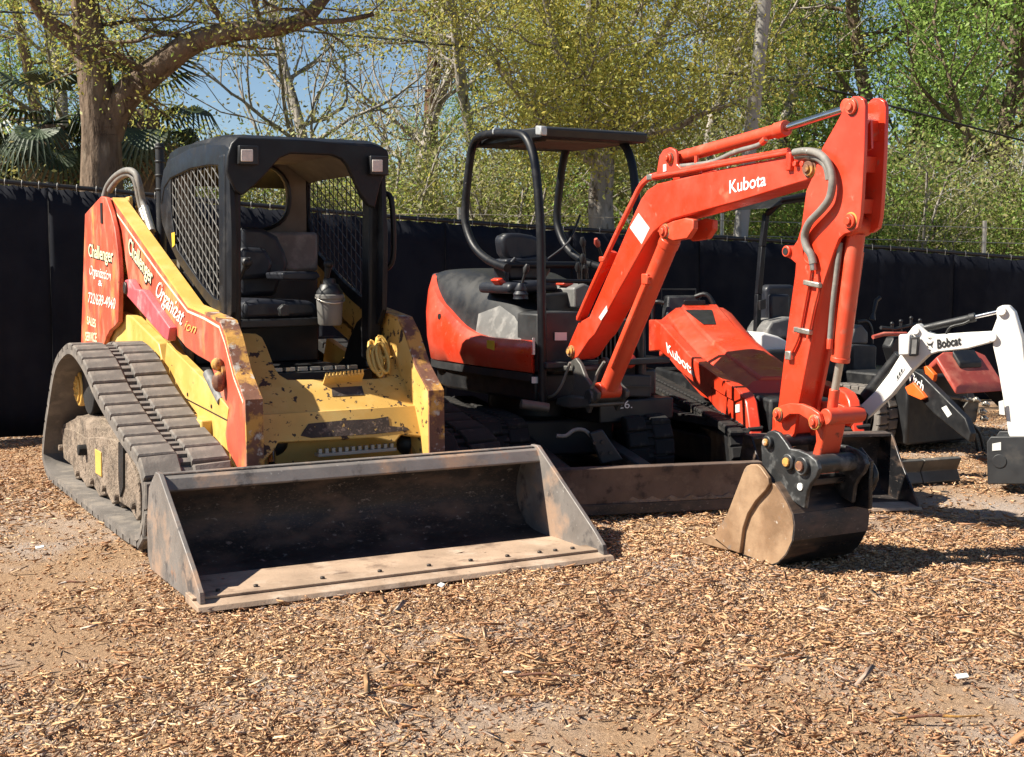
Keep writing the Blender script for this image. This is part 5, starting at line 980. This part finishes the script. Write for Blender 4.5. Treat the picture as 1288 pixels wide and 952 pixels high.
# ------------------------------------------------------------------ trees
bark = M('grey_brown_bark', (.155, .115, .085), .95, 0, .35, 6, [((.07, .05, .036), .56, .06, 14, 6), ((.26, .21, .16), .64, .07, 7, 5)], .9, 9, .06, stretch=(1, 1, .3), spec=.1)
barkg = M('pale_grey_bark', (.29, .265, .235), .95, 0, .3, 7, [((.10, .08, .062), .58, .06, 12, 6)], .8, 10, .05, stretch=(1, 1, .35), spec=.1)
barkp = M('red_brown_pine_bark', (.15, .082, .055), .95, 0, .4, 7, [((.06, .036, .026), .56, .05, 16, 6)], .9, 10, .05, stretch=(1, 1, .4), spec=.1)
leafm = colmat('leaf', .5, .5, .35)
def seg_mesh(segs):
    """segs: list of (p0,p1,r0,r1) -> verts, quads (numpy), 5-sided"""
    if not segs: return np.zeros((0, 3)), np.zeros((0, 4), int)
    a = np.array([s[0] for s in segs], float); b_ = np.array([s[1] for s in segs], float); r0 = np.array([s[2] for s in segs]); r1 = np.array([s[3] for s in segs])
    t = b_-a; t /= np.linalg.norm(t, axis=1)[:, None]+1e-9; ref = np.where(np.abs(t[:, 2:3]) < .9, np.array([[0, 0, 1.]]), np.array([[1., 0, 0]])); u = np.cross(t, ref); u /= np.linalg.norm(u, axis=1)[:, None]; w_ = np.cross(t, u)
    k = 6; an = np.arange(k)*2*math.pi/k; cs, sn = np.cos(an)[None, :, None], np.sin(an)[None, :, None]
    ring = u[:, None]*cs+w_[:, None]*sn; A = a[:, None]+ring*r0[:, None, None]; B = b_[:, None]+ring*r1[:, None, None]
    v = np.concatenate([A, B], 1).reshape(-1, 3); o = (np.arange(len(a))*2*k)[:, None]; i = np.arange(k)[None]; f = np.stack([o+i, o+(i+1) % k, o+k+(i+1) % k, o+k+i], -1).reshape(-1, 4)
    return v, f
def limb(segs, tips, p, d, ln, r, depth, rg, gn=.08, upb=.15, split=(2, 4), ang=.7, lr=.72, tipd=1, wig=.22):
    """one limb as a wandering chain, with side limbs"""
    n = max(3, int(ln/.22)) if depth > 1 else max(2, int(ln/.16)); p = np.array(p, float); d = np.array(d, float); d /= np.linalg.norm(d); st = ln/n
    kids = sorted(rg.choice(np.arange(1, n+1), size=min(n, rg.integers(split[0], split[1]+1)), replace=False)) if depth > 0 else []
    for i in range(n):
        d = d+rg.normal(0, wig, 3)*.5+np.array([0, 0, upb*.25]); d /= np.linalg.norm(d); q = p+d*st; r1 = r*(1-(1-.55)*1/n) if n else r
        segs.append((p, q, r, r1)); p = q; r = r1
        if depth <= tipd: tips.append((p.copy(), d.copy()))
        if (i+1) in kids:
            s = rg.normal(0, 1, 3); s -= d*s.dot(d); s /= np.linalg.norm(s); nd = d*math.cos(ang)+s*math.sin(ang)*rg.uniform(.8, 1.3)
            limb(segs, tips, p, nd, ln*lr*rg.uniform(.7, 1.1), r*rg.uniform(.5, .72), depth-1, rg, gn, upb, split, ang, lr, tipd, wig)
    if depth > 0: limb(segs, tips, p, d, ln*lr, r*.9, depth-1, rg, gn, upb, split, ang, lr, tipd, wig)
def leaves(tips, per, spread, size, pal, rg, droop=0.):
    P = np.array([t[0] for t in tips]); n = len(P)*per; c = np.repeat(P, per, 0)+rg.normal(0, spread, (n, 3)); c[:, 2] -= droop*rg.random(n)
    a = rg.normal(0, 1, (n, 3)); a /= np.linalg.norm(a, axis=1)[:, None]; b_ = rg.normal(0, 1, (n, 3)); b_ = np.cross(a, b_); b_ /= np.linalg.norm(b_, axis=1)[:, None]
    s = (size*(.55+.9*rg.random(n)))[:, None]; v = np.stack([c-a*s, c+b_*s*.45, c+a*s, c-b_*s*.45], 1).reshape(-1, 3); f = np.arange(n*4).reshape(-1, 4)
    pal = np.array(pal); cl = rg.integers(0, len(pal), len(P)); mixc = rg.random(n) < .35; ci = np.where(mixc, rg.integers(0, len(pal), n), np.repeat(cl, per)); cc = pal[ci]*(.7+.6*rg.random(n))[:, None]
    return v, f, np.repeat(cc, 4, 0)
GOLD = [(.45, .41, .09), (.38, .38, .085), (.53, .46, .11), (.32, .33, .08), (.42, .44, .11)]
OLIVE = [(.27, .31, .08), (.33, .35, .10), (.20, .24, .06), (.37, .36, .12), (.25, .34, .08)]
GREEN = [(.20, .33, .07), (.28, .42, .09), (.14, .24, .05), (.35, .47, .12), (.23, .31, .09)]
DULL = [(.34, .31, .14), (.27, .27, .11), (.38, .35, .17), (.22, .23, .09)]
def make_tree(name, label, pos, segs, tips, per, spread, size, pal, rg, bm_, group=None, droop=0.):
    f = Fr(pos, 0); t = thing(name, label, 'tree' if name != 'shrub' else 'shrub', f, group); o = np.array(pos)
    v, q = seg_mesh(segs); mesh_np('trunk', v-o, q, bm_, t, smooth=True)
    if per: v, q, c = leaves(tips, per, spread, size, pal, rg, droop); mesh_np('crown', v-o, q, leafm, t, c)
    return t
def copy_tree(src, pos, rz, sc, label=None, group=None):
    c = src.copy(); col.objects.link(c); c.location = pos; c.rotation_euler = (0, 0, rz); c.scale = (sc, sc, sc)
    if label: c['label'] = label
    if group: c['group'] = group
    for ch in src.children: d = ch.copy(); col.objects.link(d); d.parent = c
    return c
def traced(pts, depth, r0, r1, bend=0):
    """limb whose outline the photo shows: pixels at a given distance"""
    P = sub2([W0.y(a_, b_, depth+bend*i) for i, (a_, b_) in enumerate(pts)], 4); n = len(P)-1
    return [(np.array(P[i]), np.array(P[i+1]), r0+(r1-r0)*i/n, r0+(r1-r0)*(i+1)/n) for i in range(n)]
# --- big oak on the left
rg = np.random.default_rng(11); D = 13.2; pb = W0.y(127, 300, D); base = (pb.x, pb.y, 0)
segs = [(np.array((pb.x-.03, pb.y, -.1)), np.array((pb.x-.01, pb.y, .5)), .30, .24)]; tips = []
segs += [(np.array((pb.x-.01, pb.y, .5)), np.array(W0.y(128, 235, D)), .24, .215)]
segs += traced([(128, 237), (128, 195), (127, 160), (122, 120), (117, 80), (112, 40), (106, 0), (98, -60), (95, -130)], D, .215, .11, -.03)
L1 = traced([(134, 170), (148, 135), (168, 110), (190, 92), (215, 72), (238, 56), (265, 46), (295, 40), (330, 37), (362, 32), (385, 22), (402, 4), (425, -25)], D, .16, .05, -.06); segs += L1
L2 = traced([(118, 100), (104, 70), (88, 50), (70, 34), (52, 15), (38, -8), (15, -50)], D, .10, .05, -.08); segs += L2
L3 = traced([(350, 34), (380, 29), (405, 27), (430, 26), (470, 18)], D-.6, .04, .02, -.05); segs += L3
for S_, dp, every, ln in ((L1, 2, 5, .75), (L2, 2, 4, .8), (L3, 1, 4, .5)):
    for i in range(6, len(S_), every):
        s = rg.normal(0, 1, 3); s[2] = abs(s[2])*.5+.1; limb(segs, tips, S_[i][1], s, ln*rg.uniform(.7, 1.2), S_[i][3]*.35, dp, rg, upb=.05, wig=.3)
top = segs[2+31][1] if len(segs) > 33 else segs[-1][1]
for k in range(10):                                    # upper crown, above the frame, spreading over the machines
    an = rg.uniform(0, 6.28) if k > 5 else rg.uniform(-2.6, -.9); z0 = 4.2+.35*k; p0 = np.array((pb.x-.25+.03*k, pb.y-.1, z0)); limb(segs, tips, p0, (math.cos(an), math.sin(an), .55), 1.9, .075, 3, rg, upb=.25, split=(2, 3), lr=.75)
oak = make_tree('oak_tree', 'big leaning oak with forked trunk and one long low limb over the yellow loader', base, segs, tips, 20, .15, .021, GOLD+OLIVE, rg, bark)
# --- centre oak, traced trunk and upright branches
rg = np.random.default_rng(5); D = 15.2; pb = W0.y(757, 320, D); base = (pb.x, pb.y, 0); segs = [(np.array(base), np.array(W0.y(757, 290, D)), .2, .165)]; tips = []
segs += traced([(757, 292), (755, 250), (758, 215), (757, 190)], D, .165, .14)
for pts, r0 in (([(757, 195), (748, 165), (738, 140), (738, 95), (741, 50), (743, 0), (745, -50)], .12), ([(758, 192), (768, 165), (775, 145), (795, 110), (820, 60), (850, 10), (870, -30)], .085), ([(752, 205), (735, 195), (715, 175), (700, 168), (680, 150), (655, 120), (630, 85), (610, 60)], .075), ([(759, 200), (780, 180), (815, 168), (850, 160), (890, 140), (930, 128)], .07), ([(738, 120), (720, 95), (700, 60), (690, 20), (680, -20)], .06), ([(738, 110), (760, 75), (790, 40), (805, 5)], .055)):
    S_ = traced(pts, D, r0, r0*.4, rg.uniform(-.12, .12)); segs += S_
    for i in range(3, len(S_), 2):
        s = rg.normal(0, 1, 3); s[2] = abs(s[2])*.6; limb(segs, tips, S_[i][1], s, rg.uniform(.55, 1.0), S_[i][3]*.4, 2, rg, upb=.1, wig=.3, split=(2, 3))
make_tree('oak_tree', 'golden leaved oak with slim upright branches behind the excavator canopy', base, segs, tips, 34, .17, .024, GOLD, rg, barkg)
# --- pine with a straight red-brown trunk
rg = np.random.default_rng(9); D = 27.; pb = W0.y(541, 320, D); base = (pb.x, pb.y, 0); segs = [(np.array(base), np.array(W0.y(541, 260, D)), .2, .19)]; tips = []
S_ = traced([(541, 262), (541, 200), (543, 130), (547, 60), (549, 0), (550, -60), (552, -140)], D, .19, .12); segs += S_
for i in range(9, len(S_)):
    for q in range(2):
        an = rg.uniform(0, 6.28); limb(segs, tips, S_[i][1], (math.cos(an), math.sin(an), rg.uniform(-.15, .35)), rg.uniform(.9, 1.6), .03, 1, rg, upb=.1, wig=.35)
make_tree('pine_tree', 'tall pine with bare reddish trunk standing in the gap of blue sky', base, segs, tips, 10, .16, .05, [(.07, .10, .045), (.09, .12, .05), (.12, .13, .06)], rg, barkp)
# --- generic prototypes
def proto(name, label, seed, h, r, depth, per, spread, size, pal, bm_, clear=.25, nl=9, ln=1.5, group=None, upb=.2, pos=(0, 0, 0), stems=1):
    rg = np.random.default_rng(seed); segs, tips = [], []
    for s_ in range(stems):
        p = np.array([rg.normal(0, .25), rg.normal(0, .25), -.05]) if stems > 1 else np.array([0, 0, -.05]); d = np.array([rg.normal(0, .22 if stems > 1 else .05), rg.normal(0, .22 if stems > 1 else .05), 1.]); n = max(5, int(h/.35)); rr = r
        for i in range(n):
            d = d+rg.normal(0, .09, 3); d[2] = max(d[2], .6); d /= np.linalg.norm(d); q = p+d*h/n; r1 = rr*(1-.8/n); segs.append((p, q, rr, r1)); p, rr = q, r1
            if i/n >= clear:
                for _ in range(max(1, int(nl/n+rg.random()))):
                    an = rg.uniform(0, 6.28); limb(segs, tips, p, (math.cos(an), math.sin(an), rg.uniform(.1, .9)), ln*(1.15-.6*i/n)*rg.uniform(.7, 1.2), rr*.42, depth, rg, upb=upb, wig=.3)
    t = make_tree(name, label, (0, 0, 0), segs, tips, per, spread, size, pal, rg, bm_, group)
    t.location = pos; return t
def gp(px, d): p = W0.y(px, 400, d); return (p.x, d, 0)
# tall trees
gA = proto('tree', 'slender grey tree of bare twigs behind the loader cab', 21, 7.5, .12, 2, 3, .12, .03, DULL, barkg, .15, 22, 1.5, pos=gp(425, 18.5))
copy_tree(gA, gp(480, 22.5), 4.0, 1.1, 'bare grey twiggy tree left of the red-trunked pine'); 
copy_tree(gA, gp(835, 21), 3.3, 1.1, 'bare twiggy tree over the white lettering of the raised boom')
gB = proto('tree', 'yellow leaved tree between pine and golden oak', 22, 7.5, .13, 2, 17, .19, .029, GOLD+OLIVE[:2], barkg, .12, 20, 1.15, pos=gp(675, 20))
copy_tree(gB, gp(690, 23), 1.1, 1.15, 'yellow leaved tree standing behind the golden oak'); copy_tree(gB, gp(885, 21), 2.6, 1.0, 'yellow leaved tree just beside the utility pole'); copy_tree(gB, gp(20, 17), 3.9, .95, 'olive gold tree at the fence end beside the palms'); copy_tree(gB, gp(-60, 15.5), 5.0, 1.0, 'olive gold tree beyond the palm trunks')
copy_tree(gB, gp(975, 23), 4.4, 1.2, 'gold green tree right behind the utility pole')
gC = proto('tree', 'bright green leafy tree above the white excavator', 23, 8.0, .16, 2, 24, .22, .034, GREEN, bark, .1, 24, 1.4, pos=gp(1110, 21))
copy_tree(gC, gp(1010, 25), 1.7, 1.2, 'bright green tree between utility pole and raised arm'); copy_tree(gC, gp(1235, 19), 3.0, 1.05, 'bright green tree over the parked white car'); copy_tree(gC, gp(1180, 27), 4.4, 1.35, 'tall green tree rising behind the other green trees'); copy_tree(gC, gp(1330, 22), 5.5, 1.2, 'green tree beyond the fence past the parked car'); copy_tree(gC, gp(500, 24), 2.4, .55, 'low green tree behind the gap between loader and canopy')
copy_tree(gC, gp(80, 24), .6, 1.0, 'green tree far behind the palms')
# understorey shrubs behind the fence
sh = [proto('shrub', 'olive leafed shrub growing in the thicket behind the fence', 31+k, (2.3, 2.7, 2.0)[k], .035, 1, (15, 9, 16)[k], .17, .028, (OLIVE+GOLD[:2], DULL+OLIVE[:1], OLIVE[:3]+GREEN[:2])[k], (barkg, barkg, bark)[k], .1, 9, .75, 'thicket shrubs behind the fence', pos=gp((300, 620, 1050)[k], 17.0), stems=5) for k in range(3)]
lab = ['olive leafed shrub growing in the thicket behind the fence', 'dull brown twiggy shrub growing in the thicket behind the fence', 'dark green shrub growing in the thicket behind the fence']
for k in range(3): sh[k]['label'] = lab[k]
rs = random.Random(3)
for px in range(-60, 1400, 42):
    for dd in (16.0+max(px, 0)/1269*1.2, 18.2+max(px, 0)/1269*1.2):
        if dd < 17.5 and (690 < px < 830 or 905 < px < 960): continue
        k = rs.choice([0, 1, 1, 0, 2] if px < 900 else [2, 0, 1, 2]); copy_tree(sh[k], gp(px+rs.uniform(-18, 18), dd+rs.uniform(-.5, .9)), rs.uniform(0, 6.28), rs.uniform(.85, 1.25) if px > 260 else rs.uniform(.7, 1.0))
# the wood far behind, one mass
rg = np.random.default_rng(77); P = []
for k in range(300):
    x = rg.uniform(-22, 30); y = rg.uniform(32, 44); top_ = 5.6+1.8*wob(np.array(x), np.array(1.), .33)+(2.5 if x > 12 else 0)-(6.5 if -12 < x < 2 else 0); n = 26; c = np.array([x, y, rg.uniform(.5, max(top_, 2.5))]); P += [(c+rg.normal(0, .55, 3), None) for _ in range(n)]
v, f, c = leaves(P, 7, .3, .085, OLIVE+GOLD[:3]+GREEN[:2], rg); fo = mesh_np('far_wood', v, f, leafm, None, c); tag(fo, 'far mass of olive woodland behind the trees', 'woodland', kind='stuff')
# --- palms
palm_m = M('palm_green', (.035, .055, .025), .5, 0, .3, 8); palm_d = M('dry_palm', (.20, .145, .08), .8, 0, .3, 8)
frond = MB(); base_p = [Vector((0, 0, 0)), Vector((.25, 0, .16)), Vector((.5, 0, .24)), Vector((.72, 0, .24))]; frond.tube(base_p, [.02, .016, .013, .01], 5)
for k in range(19):
    a = (k-9)/9*1.5; ln = .85*(1-.25*abs(k-9)/9); r0 = Vector((.70, 0, .24)); dr = Vector((math.cos(a), math.sin(a), 0)); mid = r0+dr*ln*.55+Vector((0, 0, .05)); tip = r0+dr*ln+Vector((0, 0, -.28)); sd2 = Vector((-math.sin(a), math.cos(a), 0))
    frond.add([r0-sd2*.008, r0+sd2*.008, mid-sd2*.03+Vector((0, 0, .012)), mid+sd2*.03+Vector((0, 0, .012)), mid, tip], [(0, 4, 2), (4, 0, 1), (1, 3, 4), (2, 4, 5), (4, 3, 5)])
def palm(px, d, h, label, seed):
    rgp = random.Random(seed); p = gp(px, d); f = Fr(p, 0); t = thing('palm_tree', label, 'palm', f); N = 14
    MB().tube([f.w(.03*math.sin(k), .03*math.cos(k*1.7), h*k/10-.05) for k in range(11)], [.17+.02*(k % 2) for k in range(11)], 10).build('trunk', bark, t, smooth=60)
    me = None
    for k in range(22):
        if me is None:
            o = frond.build('frond', palm_m); me = o.data; bpy.data.objects.remove(o); me2 = me.copy(); me2.materials.clear(); me2.materials.append(palm_d)
        o = bpy.data.objects.new('frond', me if k < 18 else me2); col.objects.link(o); o.parent = t
        el = rgp.uniform(-.3, .8) if k < 6 else rgp.uniform(-1.3, -.3) if k < 18 else rgp.uniform(-1.5, -1.2)
        o.matrix_basis = Matrix.Translation((0, 0, h)) @ Matrix.Rotation(k*2.399+rgp.uniform(-.2, .2), 4, 'Z') @ Matrix.Rotation(-el, 4, 'Y') @ Matrix.Rotation(rgp.uniform(-.3, .3), 4, 'X') @ Matrix.Diagonal((.68, .68, .68, 1))
palm(72, 15.4, 3.1, 'fan palm with drooping fronds left of the big oak trunk', 1); palm(188, 15.6, 3.3, 'dark fan palm between big oak trunk and loader exhaust', 2); palm(15, 17.0, 3.0, 'shaded fan palm at the far end of the fence', 3)
# --- utility pole, cables
wood = M('weathered_pole_wood', (.33, .315, .29), .9, 0, .15, 3, [((.22, .20, .18), .6, .05, 9, 6)], .4, 40, .01, stretch=(2, 2, .25), spec=.1)
D = 14.4; a, b = W0.y(929, 320, D), W0.y(966, -40, D); d = (b-a).normalized(); g0 = a-d*(a.z/d.z)
po = MB().tube([g0-d*.3, a, b, b+d*2.2], [.09, .08, .072, .066], 14).build('utility_pole', wood, None, 0, 40); tag(po, 'weathered wooden utility pole leaning above the fence', 'utility pole')
def wire(name, label, pts, depth, r, mat, d1=0):
    o = MB().tube(sub2([W0.y(a_, b_, depth+d1*i) for i, (a_, b_) in enumerate(pts)], 4), r, 6).build(name, mat, None, 0, 60); tag(o, label, 'cable')
wire('overhead_cable', 'thick black cable sagging past the top of the raised arm', [(-120, 10), (120, 20), (300, 32), (480, 48), (600, 60), (780, 78), (960, 98), (1040, 112), (1120, 133), (1200, 154), (1300, 180), (1420, 208)], 16., .013, MT['hosed'])
wire('overhead_wire', 'thin pale wire crossing the green trees', [(700, 118), (950, 98), (1100, 86), (1200, 73), (1300, 58), (1400, 45)], 20., .007, MT['silver']); wire('overhead_wire', 'thin pale wire along the very top beside the green trees', [(1000, -14), (1120, 0), (1200, 4), (1300, 7), (1400, 9)], 20., .007, MT['silver'])
# --- wire strands above the fence (older stock fence behind)
sf = thing('wire_fence', 'rusty wire strand fence standing behind the navy fence', 'fence', Fr(gp(700, 14.7), 0))
for k in range(4): MB().tube([Vector((x_, 14.6+.05*math.sin(x_), 2.02-.16*k-.028*max(x_, 0))) for x_ in np.linspace(-6.5, 8.5, 16)], .004, 5).build('wire', MT['fitting'], sf)
for k in range(6): x_ = -6.3+2.9*k; MB().cyl(Vector((x_, 14.66, 0)), Vector((x_, 14.66, 2.1-.028*max(x_, 0))), .025, 10).build('post', MT['fitting'], sf, 0, 40)
# --- parked car behind the fence
CF = Fr(gp(1258, 17.5), 8); car = thing('parked_car', 'white car parked beyond the fence, only its roof showing', 'car', CF)
cp = [(-1.9, .35), (-1.95, .75), (-1.2, .95), (-.55, 1.5), (.9, 1.56), (1.6, 1.15), (2.0, 1.0), (2.05, .4)]
MB().prism([CF.w(x_, -.8, z_) for x_, z_ in cp], CF.Y*1.6).build('body', MT['white'], car, .12, None, 3)
MB().prism([CF.w(x_, -.81, z_) for x_, z_ in [(-.95, 1.02), (-.45, 1.42), (.15, 1.46), (.15, 1.02)]], CF.Y*1.62).build('side_window', MT['blackp'], car, .02); MB().prism([CF.w(x_, -.81, z_) for x_, z_ in [(.22, 1.02), (.22, 1.46), (.85, 1.46), (1.3, 1.05)]], CF.Y*1.62).build('side_window', MT['blackp'], car, .02)
for x_ in (-1.25, 1.3):
    for y_ in (-.82, .62): w_ = MB().cyl(CF.w(x_, y_, .32), CF.w(x_, y_+.2, .32), .32, 22).build('wheel', MT['rubberd'], car, .02, 40); MB().cyl(CF.w(x_, y_-.006, .32), CF.w(x_, y_+.206, .32), .18, 16).build('rim', MT['silver'], w_, .01, 40)
